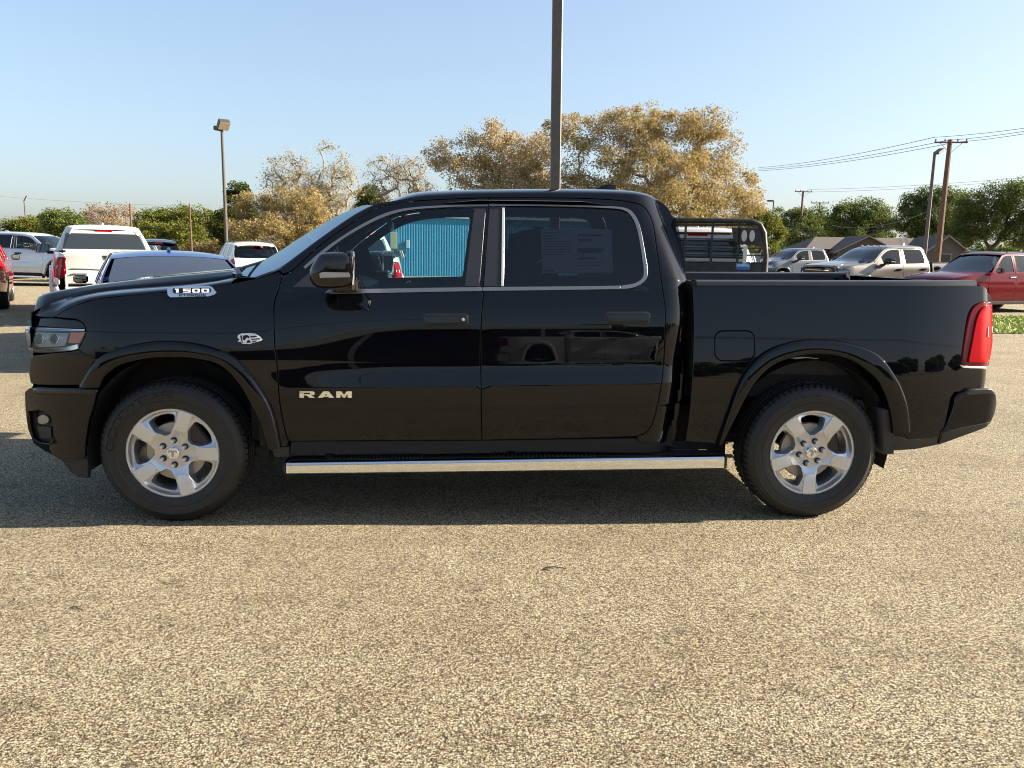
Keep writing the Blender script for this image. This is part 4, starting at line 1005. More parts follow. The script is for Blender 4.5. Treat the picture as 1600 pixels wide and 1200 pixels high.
# window sticker inside the rear glass
plate('window_sticker', [[(845,357.5),(955.5,358.5),(958,426),(847.5,427)]], W_cab, -.022, .001, M['paper'], rdoor)
st_ = []
for k, (a, b, y, h) in enumerate([(849,872,363,1.4),(849,868,368,1.2),(849,874,372,1.2),(902,942,366,3),(903,925,373,4),(902,944,388,4),(903,940,392,3),(903,930,402,3.2),(849,866,422,2),(850,895,377,.8),(850,892,381,.8),(850,894,385,.8),(850,890,389,.8),(850,893,393,.8),(850,880,397,.8),(902,945,410,.8),(902,940,414,.8)]):
    st_.append([(a,y),(b,y),(b,y+h),(a,y+h)])
plate('sticker_print', st_, W_cab, -.0205, .0008, M['ink'], rdoor)
# ------------------------------------------------------------------ other pickups: copies of the first one in other paint
def place(root, x, y, yaw_deg, sc=1.0):
    root.location = (x, y, 0); root.rotation_euler = (0, 0, math.radians(yaw_deg)); root.scale = (sc, sc, sc); return root
NOB = ('fender_badge','badge_field','badge_number','badge_script','fender_decal','decal_print','window_sticker','sticker_print')
def pickup(paint, label, x, y, yaw, sc=1.0, skip=(), group=None, extra=None):
    sw_ = {'black_paint': M[paint], 'glass_coated_windshield': M['glass_shield']}
    if extra: sw_.update(extra)
    c = copy_tree(TR, None, sw_, NOB+tuple(skip)); c.name = 'pickup_truck'; place(c, x, y, yaw, sc)
    for k in list(c.keys()): del c[k]
    return tag(c, label, 'pickup truck', group)
GP = 'vehicles parked across the lot'
def from_rear(px, Z, al, back=4.72, sc=1.0):     # front axle position of a vehicle seen from behind
    X = (px-800)/CF*Z; a = math.radians(al); return X - math.sin(a)*back*sc, Z + math.cos(a)*back*sc, al-90
lamp_sw = {'black_gloss': M['black_gloss']}
wp = pickup('white_paint', 'white pickup seen from behind, red brake lamp over its dark rear window', *from_rear(178, 15.2, 30), group=GP)
pickup('white_paint', 'white pickup glimpsed through the front door window of the black pickup', *from_rear(549, 15.4, 11.7), group=GP)
pickup('silver_paint', 'silver crew cab pickup standing side on at the far left, nose to the right', -16.4, 30, 176, group=GP)
pickup('white_paint', 'white vehicle cut by the left edge, behind the silver crew cab pickup', -21.3, 35, 176, group=GP)
tan = pickup('tan_paint', 'tan crew cab pickup with small roof lights, nose to the left, beyond the bed', 10.5, 26, 20, group=GP)
for y in (-.52,-.26,0,.26,.52):
    q = MB(); q.box(1.32, 1.40, y-.03, y+.03, 1.905, 1.935, .012); q.obj('roof_light', M['fixture_face'], tan)
pickup('gray_paint', 'blue gray pickup with the flatbed rack in front and the tan pickup beside it', 12.7, 40, 20, group=GP)
BEDP = ('bed_side','bed_rail','tailgate','tail_light','tail_light_face','rear_bumper','bumper_bar','bed_liner','bed_front_wall','bed_corner','quarter_valance','mud_guard')
# flatbed truck with its headache rack
rk_Z = 13.3; rk = Vector(((1083-800)/CF*rk_Z, rk_Z, 0)); fa = math.radians(-9); hd = Vector((-math.sin(fa), math.cos(fa), 0)); fs = 1.03
fb = pickup('white_paint', 'white flatbed truck seen from behind with a black slatted headache rack', *(rk + hd*3.12*fs)[:2], -9-90, fs, BEDP, GP)
fb.name = 'flatbed_truck'; fb['category'] = 'flatbed truck'
dk = MB(); dk.box(3.02, 5.75, -1.15, 1.15, .92, 1.06, .01); dk.obj('flat_deck', M['worn_black'], fb)
hr_ = MB(); hr_.tube([(3.12,-1.06,1.06),(3.11,-1.05,1.5),(3.10,-1.0,1.85),(3.10,-.93,1.98),(3.10,-.80,2.03),(3.10,.80,2.03),(3.10,.93,1.98),(3.10,1.0,1.85),(3.11,1.05,1.5),(3.12,1.06,1.06)], .045, 8)
rack = hr_.obj('headache_rack', M['worn_black'], fb, True, 50)
for z in (1.84, 1.725, 1.61, 1.50, 1.38):
    q = MB(); q.tube([(3.10,-1.0,z),(3.10,1.0,z)], .013, 6); q.obj('rack_bar', M['worn_black'], rack)
for y in (-.62,-.21,.21,.62):
    q = MB(); q.box(3.085, 3.115, y-.018, y+.018, 1.37, 2.0); q.obj('rack_upright', M['worn_black'], rack)
q = MB(); q.box(3.09, 3.12, -1.03, 1.03, 1.07, 1.37, .006); q.obj('rack_panel', M['worn_black'], rack)
q = MB(); q.tube([(3.10,-.85,1.965),(3.10,.85,1.965)], .02, 6); q.obj('rack_bar', M['worn_black'], rack)
for sg in (-1, 1):
    q = MB(); o = [(.50,1.93),(.93,1.93),(.97,1.85),(.96,1.66),(.62,1.66),(.54,1.74)]; n = len(o)
    q.add([(3.115, sg*y, z) for y, z in o]+[(3.09, sg*y, z) for y, z in o], [tuple(range(n))[::(1 if sg > 0 else -1)]]+[(i, n+i, n+(i+1)%n, (i+1)%n) for i in range(n)])
    lp = q.obj('lamp_plate', M['worn_black'], rack)
    for y in (.70, .82):
        q = MB(); pts = [(y+.042*math.cos(t), 1.80+.09*math.sin(t)) for t in np.linspace(0, 2*math.pi, 17)[:-1]]; n = 16
        q.add([(3.135, sg*a, b) for a, b in pts]+[(3.115, sg*a, b) for a, b in pts], [tuple(range(n))[::(1 if sg > 0 else -1)]]+[(i, n+i, n+(i+1)%n, (i+1)%n) for i in range(n)])
        q.obj('work_lamp', M['led'], lp)
    q = MB(); q.box(3.11, 3.125, min(sg*.70, sg*.76), max(sg*.70, sg*.76), 1.37, 1.655); q.obj('rack_strap', M['white_primer'], rack)
bp_ = MB(); bp_.box(3.121, 3.13, .60, .82, 1.27, 1.37, .003); bpo = bp_.obj('blue_plate', M['blue_plate'], rack)
def flat_letters(name, txt, y0, y1, z0, z1, x, mt, p, s=1):
    V = []; F = []
    for poly in letters(txt, y0, z1, y1, z0):
        b = len(V); n = len(poly); V += [(x+.0015, y, z) for y, z in poly]+[(x, y, z) for y, z in poly]
        tri = delaunay_2d_cdt([Vector(a) for a in poly], [(i, (i+1)%n) for i in range(n)], [], 1, 1e-7)
        for f in tri[2]: F.append(tuple(b+tri[3][i][0] for i in f))
        F += [(b+i, b+n+i, b+n+(i+1)%n, b+(i+1)%n) for i in range(n)]
    return mesh_obj(name, V, F, mt, p, False)
flat_letters('plate_lettering', 'GENERAL', .615, .815, 1.32, 1.358, 3.131, M['white_print'], bpo)
# the tailgate emblem of the white pickup
em = MB(); o = [(-.11,.05),(-.05,.10),(.05,.10),(.11,.05),(.12,-.03),(.07,-.05),(.075,.01),(.04,.03),(.045,-.05),(0,-.11),(-.045,-.05),(-.04,.03),(-.075,.01),(-.07,-.05),(-.12,-.03)]; n = len(o)
em.add([(4.752, y, 1.14+z) for y, z in o]+[(4.735, y, 1.14+z) for y, z in o], [tuple(range(n))]+[(i, n+i, n+(i+1)%n, (i+1)%n) for i in range(n)])
em.obj('gate_emblem', M['bar_chrome'], [c for c in wp.children if c.name.startswith('tailgate')][0])

# ------------------------------------------------------------------ passenger cars: one body style, several paints
def W_suv(s, z):
    zb = 1.08
    if z <= zb: w = .93 - .045*((z-.72)/.4)**2 + .006*math.exp(-((z-.86)/.03)**2)
    else: h = z-zb; w = .93-.045*.81 - .008 - .27*h - .22*h*h
    if s < -.2: w -= .16*((-s-.2)/.65)**2
    if s > 3.2: w -= .13*min(1.6, (s-3.2)/.7)**2
    return w
def arc_pts(cx, r, a0, a1, n=14): return [(cx+r*math.cos(t), .37+r*math.sin(t)) for t in np.linspace(math.radians(a0), math.radians(a1), n)]
def build_car(name, fast=False):
    R_ = empty(name); K = dict(gap=.004, th=.02, rows=.07, cols=.14, edge=.09, creases=False)
    wf_ = [(.78,1.13),(1.47,1.145),(1.50,1.585)]+cr([(1.50,1.585),(1.32,1.575),(1.16,1.52),(.95,1.33),(.78,1.13)], 3)[1:-1]
    wr_ = [(1.60,1.147),(2.50,1.165),(2.46,1.38),(2.38,1.575),(1.63,1.59)]
    wq_ = [(2.64,1.17),(3.36,1.19),(3.34,1.40),(3.22,1.545),(2.54,1.575),(2.60,1.38)] if not fast else [(2.64,1.17),(3.05,1.19),(2.96,1.27),(2.58,1.50),(2.60,1.38)]
    # front door bottom sill at z .34
    fd, fd2 = panel('front_door', [(.56,.34),(1.53,.34),(1.53,1.13),(1.565,1.645),(1.36,1.64),(1.16,1.60),(.90,1.40),(.64,1.135),(.54,1.06),(.50,.75)], W_suv, M['paint'], R_, holes=[wf_], **K)
    rd, rd2 = panel('rear_door', [(1.53,.34),(2.36,.34),(2.45,.55),(2.60,.78),(2.62,1.15),(2.46,1.635),(1.565,1.645),(1.53,1.13)], W_suv, M['paint'], R_, holes=[wr_], **K)
    panel('front_fender', [(.46,.34),(.50,.75),(.54,1.06),(.62,1.125),(.45,1.10),(.1,1.07),(-.4,1.02),(-.70,.95),(-.84,.88),(-.84,.42),(-.80,.36),(-.46,.36)]+arc_pts(0,.44,178,2)[1:-1]+[(.45,.36)], W_suv, M['paint'], R_, **K)
    panel('quarter_panel', [(2.48,.56),(2.62,.80),(2.62,1.15),(2.47,1.635)]+([(3.0,1.625),(3.25,1.60),(3.46,1.50),(3.66,1.24)] if not fast else [(2.75,1.575),(3.0,1.47),(3.3,1.30),(3.55,1.16)])+[(3.80,1.10),(3.90,1.0),(3.93,.62),(3.90,.45),(3.42,.42)]+arc_pts(2.95,.44,8,155), W_suv, M['paint'], R_, holes=[wq_], **K)
    G_ = dict(gap=-.004, th=.004, rows=.2, cols=.3, edge=.12, creases=False, off=-.010)
    panel('window_glass', wf_, W_suv, M['glass_clear'], fd, parent2=fd2, **G_); panel('window_glass', wr_, W_suv, M['glass_dark'], rd, parent2=rd2, **G_); panel('window_glass', wq_, W_suv, M['glass_dark'], R_, **G_)
    panel('rocker_panel', [(.46,.24),(2.46,.24),(2.46,.335),(.46,.335)], W_suv, M['black_matte'], R_, **K)
    for p1, p2, x in ((fd, fd2, 1.30), (rd, rd2, 2.30)):
        panel('door_handle', [(x,.985),(x+.2,.99),(x+.2,1.015),(x,1.01)], W_suv, M['chrome'], p1, off=.03, gap=0, th=.02, parent2=p2, rows=.03, cols=.1, edge=.1, creases=False)
    def row(s, z, dw=0, bulge=0, h=0, n=9):
        w = W_suv(s, z)-.004-dw; return [(s+bulge*(1-(y/w)**2), y, z+h*(1-(abs(y)/w)**2.4)) for y in np.linspace(-w, w, n)]
    hood_ = [row(s, z, 0, b, h) for s, z, b, h in ((-.84,.80,-.10,0),(-.84,.88,-.11,.0),(-.80,.925,-.10,.02),(-.6,.975,-.08,.045),(-.3,1.03,-.04,.05),(.1,1.07,-.02,.055),(.46,1.102,0,.055),(.60,1.12,0,.05))]
    loft('hood', hood_, M['paint'], R_, flip=True, sharp=60)
    loft('front_bumper', [row(s, z, 0, b) for s, z, b in ((-.76,.28,-.05),(-.82,.36,-.09),(-.84,.50,-.10),(-.84,.60,-.12),(-.83,.64,-.08))], M['paint'], R_, flip=True, sharp=50)
    loft('grille', [row(s, z, .22, b) for s, z, b in ((-.86,.63,-.07),(-.875,.70,-.075),(-.875,.80,-.075),(-.86,.86,-.07))], M['black_satin'], R_, flip=True)
    panel('headlight', [(-.84,.74),(-.50,.80),(-.42,.86),(-.60,.90),(-.83,.86)], W_suv, M['white_lens'], R_, off=.004, gap=0, th=.02, rows=.05, cols=.08, edge=.06, creases=False)
    ws_ = [row(s, z, .015, b, 0) for s, z, b in ((.50,1.115,-.10),(.72,1.24,-.10),(.96,1.42,-.09),(1.18,1.57,-.08),(1.30,1.635,-.06))]
    loft('windshield', ws_, M['glass_shield'], R_, flip=True)
    roof_ = [row(s, z, .0, 0, h) for s, z, h in (((1.14,1.60,.02),(1.26,1.637,.035),(1.5,1.648,.05),(2.2,1.642,.06),(2.9,1.628,.055),(3.25,1.602,.045),(3.42,1.54,.05)) if not fast else ((1.14,1.60,.02),(1.26,1.637,.035),(1.5,1.648,.05),(2.1,1.645,.06),(2.45,1.632,.06),(2.62,1.605,.055),(2.76,1.57,.05)))]
    loft('roof', roof_, M['paint'], R_, flip=True, sharp=60)
    if not fast:
        loft('rear_spoiler', [row(3.34,1.57,.02,.03,.05), row(3.52,1.535,.06,.05,.055), row(3.53,1.51,.06,.05,.05), row(3.40,1.50,.05,.03,.03)], M['paint'], R_, flip=True, sharp=40)
        loft('rear_window', [row(s, z, d, b) for s, z, d, b in ((3.44,1.50,.05,.05),(3.56,1.36,.05,.07),(3.70,1.19,.06,.08),(3.76,1.12,.08,.08))], M['glass_dark'], R_, flip=True)
    else:
        loft('rear_window', [row(s, z, d, 0, h) for s, z, d, h in ((2.765,1.57,.05,.045),(3.0,1.47,.06,.04),(3.3,1.305,.07,.03),(3.55,1.165,.08,.02))], M['glass_fast'], R_, flip=True)
        loft('trunk_lid', [row(s, z, 0, b, h) for s, z, b, h in ((3.52,1.17,0,.01),(3.62,1.145,0,.02),(3.74,1.13,.06,.015),(3.76,1.12,.08,0))], M['paint'], R_, flip=True)
        q = MB(); q.tube([(2.32,0,1.70),(2.42,0,1.735),(2.50,0,1.70)], .022, 6); q.obj('antenna_fin', M['paint'], R_, True)
    loft('tailgate', [row(s, z, 0, b) for s, z, b in ((3.74,1.13,.08),(3.84,1.06,.09),(3.91,.98,.09),(3.93,.80,.09),(3.91,.64,.08))], M['paint'], R_, flip=True, sharp=50)
    loft('rear_bumper', [row(s, z, 0, b) for s, z, b in ((3.90,.645,.06),(3.93,.62,.13),(3.94,.50,.13),(3.91,.40,.10),(3.80,.30,.02))], M['black_matte'], R_, flip=True, sharp=50)
    panel('tail_light', [(3.48,1.00),(3.80,.92),(3.905,.92),(3.86,1.04),(3.76,1.11),(3.60,1.07)], W_suv, M['red_lens'], R_, off=.006, gap=0, th=.03, rows=.05, cols=.06, edge=.05, creases=False)
    q = MB(); q.box(4.012, 4.022, -.16, .16, .74, .85); q.obj('plate', M['white_print'], R_)
    if not fast: q = MB(); q.box(3.52, 3.575, -.14, .14, 1.525, 1.55, .006); q.obj('brake_lamp', M['red_lens'], R_)
    for sg in (-1, 1):
        if not fast: q = MB(); q.tube([(1.3, sg*.70, 1.66), (1.36, sg*.70, 1.70), (3.05, sg*.68, 1.69), (3.12, sg*.68, 1.65)], .016, 6); q.obj('roof_rail', M['black_satin'], R_, True)
        q = MB(); q.box(.66, .80, min(sg*.95, sg*1.14), max(sg*.95, sg*1.14), 1.10, 1.25, .035); mo = q.obj('door_mirror', M['black_gloss'], R_)
        q = MB(); q.box(.801, .806, min(sg*.975, sg*1.12), max(sg*.975, sg*1.12), 1.12, 1.23, .002); q.obj('mirror_glass', M['mirror'], mo)
        for cx in (0, 2.95):
            t = MB(); lathe(t, [(.235,0),(.30,-.01),(.345,0),(.37,.03),(.372,.12),(.37,.20),(.30,.23)], 32); t.v = [(cx+x, sg*(.90-d), .372+z) for x, d, z in t.v]
            if sg < 0: t.f = [f for f in t.f]
            w_ = t.obj('wheel', M['rubber'], R_, True, 40)
            r = MB(); lathe(r, [(.235,.0),(.225,.02),(.205,.05)], 32)
            for k in range(5):
                a = 2*math.pi*k/5; ca, sa = math.cos(a), math.sin(a)
                o = [(.03,.05),(.21,.035),(.225,.045),(.225,-.045),(.21,-.035),(.03,-.05)]; n = len(o)
                r.add([(x*ca-y*sa, .012, x*sa+y*ca) for x, y in o]+[(x*ca-y*sa, .06, x*sa+y*ca) for x, y in o], [tuple(range(n))]+[(i, n+i, n+(i+1)%n, (i+1)%n) for i in range(n)])
            r.v = [(cx+x, sg*(.90-d), .372+z) for x, d, z in r.v]; r.obj('rim', M['alloy'], w_)
            b_ = MB(); lathe(b_, [(.001,.07),(.23,.07)], 20); b_.v = [(cx+x, sg*(.90-d), .372+z) for x, d, z in b_.v]; b_.obj('brake_shield', M['dark'], w_)
    q = MB(); q.box(-.7, 3.8, -.70, .70, .25, .50); q.box(-.6, .5, -.72, .72, .5, .95); q.box(3.3, 3.8, -.7, .7, .5, 1.0); q.box(.5, .75, -.8, .8, .8, 1.13, .03)
    q.box(-.44, .44, -.74, .74, .3, .85); q.box(2.5, 3.4, -.74, .74, .3, .9)
    q.obj('underbody', M['dark'], R_)
    st = MB()
    for y in (-.4, .4): st.box(1.1, 1.6, y-.25, y+.25, .5, .75, .04); st.box(1.55, 1.72, y-.25, y+.25, .7, 1.2, .05); st.box(1.62, 1.72, y-.13, y+.13, 1.2, 1.4, .04); st.box(2.72, 2.82, y-.13, y+.13, 1.15, 1.33, .04)
    st.box(2.1, 2.6, -.7, .7, .5, .75, .04); st.box(2.6, 2.78, -.7, .7, .7, 1.18, .05)
    st.obj('seats', M['cabin'], R_)
    return R_
SUV = build_car('suv'); FAST = build_car('car', True)
def car(root, paint, label, cat, x, y, yaw, sc=(1,1,1), name=None, skip=()):
    if root is None:
        root = copy_tree(SUV, None, None, skip)
    for o in [root]+list(root.children_recursive):
        if o.type == 'MESH':
            for sl in o.material_slots:
                if sl.material and sl.material.name == 'black_paint': sl.link = 'OBJECT'; sl.material = M[paint]
    if name: root.name = name
    root.location = (x, y, 0); root.rotation_euler = (0, 0, math.radians(yaw)); root.scale = sc
    tag(root, label, cat, GP); return root
cars = [FAST] + [copy_tree(SUV) for _ in range(3)] + [copy_tree(FAST)]
car(SUV, 'white_paint', 'white SUV seen from behind with dark rear window, just left of the windshield', 'SUV', *from_rear(405, 28, 28, 3.95), sc=(1,1,1.02))
blue = car(cars[0], 'blue_paint', 'low blue car seen from behind over the black hood, sloping dark rear window', 'car', *from_rear(284, 9.9, 28, 3.95), sc=(1.0,1.07,.865), name='car')
car(cars[1], 'red_paint', 'dark red SUV parked on the right behind the tailgate, facing left', 'SUV', 12.75, 23.6, 20, sc=(1.03,1.03,1.04))
car(cars[2], 'bright_red_paint', 'bright red SUV cut off by the left edge of the photo', 'SUV', *from_rear(-66, 17.5, 30, 3.95), sc=(1.0,1.0,1.0))
car(cars[3], 'dark_paint', 'black SUV roof showing beyond the blue car, nearer to the white pickup', 'SUV', *from_rear(253, 33, 28, 3.95), sc=(1,1,1.06))
car(cars[4], 'dark_paint', 'low dark car roof showing beyond the blue car, nearer to the white SUV', 'car', -14.6, 33, 172, sc=(1,1,.96), name='car')
# ------------------------------------------------------------------ reflections seen in the paint: what stands across the lot, behind the viewer
pickup('white_paint', 'light pickup across the lot, mirrored in the doors of the black pickup', 7.0, -14.5, 183, group=GP)

# ------------------------------------------------------------------ buildings
def ribbed_wall(name, x0, x1, z0, z1, pitch, depth, mt, parent):
    v = []; xs = []
    n = int((x1-x0)/pitch)
    for k in range(n):
        a = x0+k*pitch; xs += [(a, 0), (a+pitch*.30, 0), (a+pitch*.42, -depth), (a+pitch*.78, -depth), (a+pitch*.90, 0)]
    rows = [[(x, y, z) for x, y in xs] for z in (z0, z1)]
    return loft(name, rows, mt, parent, flip=False, smooth=False)
M['metal_blue'] = noisy(mat('blue_metal_siding', (.06,.27,.40), .5, spec=.3), 1.2, .10)
M['metal_white'] = noisy(mat('white_metal_siding', (.62,.64,.63), .45), 1.2, .06)
M['roof_metal'] = mat('pale_roof_trim', (.55,.6,.6), .4)
bl = empty('metal_warehouse', at(575, 392, 46).to_2d().to_3d(), math.radians(14))
tag(bl, 'blue ribbed metal warehouse seen through the front door window', 'warehouse')
ribbed_wall('wall', 0, 14.2, 0, 3.35, .15, .018, M['metal_blue'], bl)
q = MB(); q.box(0, 14.2, .01, 9, 0, 3.34); q.obj('wall_core', M['metal_blue'], bl)
q = MB(); q.box(-.1, 14.3, -.16, 9.1, 3.352, 3.5, .01); q.obj('eave_trim', M['roof_metal'], bl)
q = MB(); q.box(1.25, 1.65, -.13, -.04, 1.55, 2.5, .02); q.obj('wall_box', mat('tan_box', (.35,.33,.22), .5), bl)
q = MB(); q.box(2.15, 2.35, -.13, -.04, 1.6, 2.05, .02); q.obj('meter_box', mat('gray_box', (.42,.44,.45), .5), bl)
# low house on the right
M['brick_tan'] = noisy(mat('tan_brick', (.12,.09,.07), .85), 6, .25)
M['siding'] = noisy(mat('gray_siding', (.10,.088,.08), .8), 4, .15)
M['shingle'] = noisy(mat('brown_shingle', (.085,.068,.058), .9), 9, .4, bump=.3)
M['house_trim'] = mat('house_trim', (.22,.20,.18), .6)
hz = 78
def HX(px): return (px-800)/CF*hz
hs = empty('house', (HX(1380), hz, 0), math.radians(-4)); tag(hs, 'low brown house with two front gables beyond the tan pickup', 'house')
def gable(name, xa, xb, y0, y1, ze, zr, over=.5):
    xm = (xa+xb)/2
    mb = MB(); 
    mb.add([(xa,y0,0),(xb,y0,0),(xb,y0,ze),(xm,y0,zr-.12),(xa,y0,ze),(xa,y1,0),(xb,y1,0),(xb,y1,ze),(xm,y1,zr-.12),(xa,y1,ze)], [(0,1,2,3,4),(9,8,7,6,5),(0,4,9,5),(2,1,6,7)])
    w = mb.obj('wall', M['siding'], hs)
    k = (zr-ze)/(xm-xa)
    for sx, x_e in ((-1, xa-over), (1, xb+over)):
        r = MB(); z_e = ze - over*k
        r.add([(x_e,y0-over,z_e),(xm,y0-over,zr),(xm,y1,zr),(x_e,y1,z_e),(x_e,y0-over,z_e-.14),(xm,y0-over,zr-.14),(xm,y1,zr-.14),(x_e,y1,z_e-.14)], [(0,1,2,3),(7,6,5,4),(0,4,5,1),(3,2,6,7),(0,3,7,4)] if sx < 0 else [(3,2,1,0),(4,5,6,7),(1,5,4,0),(7,6,2,3),(4,7,3,0)])
        r.obj('roof_slope', M['shingle'], hs)
        f = MB(); f.tube([(x_e,y0-over-.03,z_e-.08),(xm,y0-over-.03,zr-.08)], .075, 4); f.obj('barge_board', M['house_trim'], hs)
    return w
# main body, ridge along x
mb = MB(); xa, xb = HX(1262)-HX(1380), HX(1500)-HX(1380)
mb.box(xa, xb, 1.2, 9, 0, 2.3); mb.obj('wall', M['brick_tan'], hs)
for sy, (ya, yb) in ((0,(.6,5.0)), (1,(9.6,5.0))):
    r = MB(); r.add([(xa-.5,ya,2.25),(xb+.5,ya,2.25),(xb-1.6,yb,3.5),(xa+1.6,yb,3.5),(xa-.5,ya,2.1),(xb+.5,ya,2.1),(xb-1.6,yb,3.35),(xa+1.6,yb,3.35)], [(0,1,2,3),(7,6,5,4),(0,4,5,1),(3,2,6,7)] if not sy else [(3,2,1,0),(4,5,6,7),(1,5,4,0),(7,6,2,3)])
    r.obj('roof_slope', M['shingle'], hs)
for xe, xr in ((xa-.5, xa+1.6), (xb+.5, xb-1.6)):
    r = MB(); r.add([(xe,.6,2.25),(xr,5.0,3.5),(xe,9.6,2.25)], [(0,1,2)]); r.obj('roof_slope', M['shingle'], hs)
gable('front_gable', HX(1296)-HX(1380), HX(1382)-HX(1380), -.6, 5, 2.2, 3.6)
gable('front_gable', HX(1420)-HX(1380), HX(1484)-HX(1380), -1.2, 5, 2.2, 3.7)
for xw in (HX(1318), HX(1356), HX(1452), HX(1405)):
    q = MB(); x = xw-HX(1380); q.box(x-.6, x+.6, -1.27 if xw > HX(1420) else (-.67 if xw < HX(1385) else 1.13), (-1.21 if xw > HX(1420) else (-.61 if xw < HX(1385) else 1.19)), .9, 2.0, .02); wq = q.obj('window', M['house_trim'], hs)
    q = MB(); yy = -1.275 if xw > HX(1420) else (-.675 if xw < HX(1385) else 1.125); q.add([(x-.5,yy,1.0),(x+.5,yy,1.0),(x+.5,yy,1.9),(x-.5,yy,1.9)], [(0,1,2,3)]); q.obj('pane', M['dark_paint'], wq)
# pale building added behind the viewer to give the paint a white band
sr = empty('added_building', (-16, -34, 0), math.radians(180)); tag(sr, 'unseen long pale building, added so the black paint mirrors a white band', 'building')
q = MB(); q.box(-26, 14, 0, 14, 0, 3.4); q.obj('wall', M['dark_paint'], sr)
q = MB(); q.box(-26.4, 14.4, -1.6, 14.2, 3.41, 5.0, .05); q.obj('fascia', M['metal_white'], sr)
for k in range(5):
    q = MB(); x = -23+8.2*k; q.box(x-.12, x+.12, -.1, -.02, 0, 3.4); q.obj('window_post', M['metal_white'], sr)

# ------------------------------------------------------------------ poles, lamps and wires
def lamp_fixture(name, p, rz, tilt, L=.62, wd=.40, h=.16, parent=None):
    q = MB(); q.box(-.02, L, -wd/2, wd/2, -h/2, h/2, .03); o = q.obj(name, M['fixture'], parent); o.location = p; o.rotation_euler = (0, tilt, rz)
    f = MB(); f.box(.04, L-.04, -wd/2+.03, wd/2-.03, -h/2-.012, -h/2-.003); f.obj('lens', M['fixture_face'], o)
    return o
def lamp_pole(px, ytop, Y, label, wpx, heads, lean=0.0, square=False, base_px=None):
    top = at(px, ytop, Y); ht = top.z
    r = empty('light_pole', (top.x, Y, 0)); r.rotation_euler = (0, lean, 0)
    wr = wpx/CF*Y/2
    q = MB()
    if square: q.box(-wr, wr, -wr, wr, .05, ht, wr*.18)
    else: q.tube([(0,0,.05),(0,0,ht)], [wr*1.15, wr*.85], 10)
    q.obj('pole', M['bronze'], r, not square)
    q = MB(); q.box(-.22, .22, -.22, .22, 0, .05, .01); q.obj('base_plate', M['fixture'], r)
    for hh_ in heads:
        hdg, tl = hh_[:2]; kw = dict(zip(('L','wd','h'), hh_[2:]))
        lamp_fixture('lamp_head', (math.cos(hdg)*wr*.9, math.sin(hdg)*wr*.9, ht-.06), hdg, tl, parent=r, **kw)
    return tag(r, label, 'light pole', 'parking lot light poles')
main_pole = lamp_pole(884, -260, 12.0, 'tall square bronze light pole rising behind the roof of the black pickup', 15.4, ((0,0),(math.pi,0)), lean=-.012, square=True)
main_pole.location.x = at(870.5, 298, 12.0).x + .012*0 ; 
lamp_pole(346.5, 199, 41, 'light pole with a floodlight pair above the blue car', 5.0, ((-.9,-.75,.50,.55,.26),(math.pi-.5,-.15,.36,.34,.22)))
lamp_pole(37.5, 312, 105, 'far off small light pole near the left edge, one floodlight', 1.9, ((.4,-1.1),))
lamp_pole(1461, 238, 52, 'light pole with one tilted lamp arm beside the tall brown utility pole', 5.4, ((.5,-.5),))
lamp_pole(1209, 313, 88, 'light pole with a long flat lamp pointing left over the bushes', 2.4, ((math.pi,0),))
def wood_pole(px, ytop, Y, label, wpx, arms=(), braces=True, lean=0.0):
    top = at(px, ytop, Y); ht = top.z; r = empty('utility_pole', (top.x, Y, 0)); r.rotation_euler = (0, lean, 0)
    wr = wpx/CF*Y/2; q = MB(); q.tube([(0,0,0),(0,0,ht*.5),(0,0,ht)], [wr*1.2, wr*1.0, wr*.8], 9); q.obj('pole', M['wood_pole'], r, True)
    for (zz, Lx, rz) in arms:
        q = MB(); q.box(-Lx/2, Lx/2, -.06-wr, -wr+.05, ht-zz-.06, ht-zz+.06, .01); a = q.obj('crossarm', M['wood_pole'], r); a.rotation_euler = (0,0,rz)
        for x in (-.46, -.18, .2, .46):
            q = MB(); q.tube([(x*Lx, -wr, ht-zz+.06),(x*Lx, -wr, ht-zz+.17),(x*Lx, -wr, ht-zz+.27)], [.03,.065,.05], 7); q.obj('insulator', M['insulator'], a, True)
        if braces:
            q = MB(); q.tube([(-Lx*.33,-wr-.03,ht-zz-.05),(0,-wr-.03,ht-zz-.85),(Lx*.33,-wr-.03,ht-zz-.05)], .022, 4); q.obj('brace', M['insulator'], a)
    return tag(r, label, 'utility pole', 'wooden utility poles')
UP1 = wood_pole(1484, 218, 66, 'tall brown utility pole with a wide crossarm above the tan pickup', 8.2, ((.25, 2.5, -.15),), lean=.004)
wood_pole(1255, 298, 118, 'distant utility pole with braced crossarm left of the house', 3.6, ((.15, 2.6, .1),))
t2 = [c for c in bpy.data.objects if c.name == 'utility_pole.001'][0]
q = MB(); q.tube([(-.45,0,t2.children[0].dimensions.z-2.6),(-.45,0,t2.children[0].dimensions.z-1.5)], .28, 10); q.obj('transformer', M['bright_red_paint'], t2, True)
wood_pole(1281, 316, 128, 'distant utility pole with bare crossarm above the house roof', 3.0, ((.12, 2.8, -.1),), braces=False)
wood_pole(203, 318, 62, 'short brown post standing behind the white pickup cab', 3.4)
wood_pole(296, 318, 54, 'thin dark post standing behind the low dark car roof', 2.8)
wood_pole(31, 337, 160, 'tiny utility pole beside the small light pole at left', 2.0, ((.3, 3.2, .1),), braces=False)
def wire(pts, r, label, group, sag=0.0, n=24):
    a, b = Vector(pts[0]), Vector(pts[-1]); P3 = []
    for k in range(n+1):
        t = k/n; p = a.lerp(b, t); p.z -= sag*4*t*(1-t); P3.append(p)
    q = MB(); q.tube(P3, r, 4, False); return tag(q.obj('power_line', M['wire'], None), label, 'power line', group)
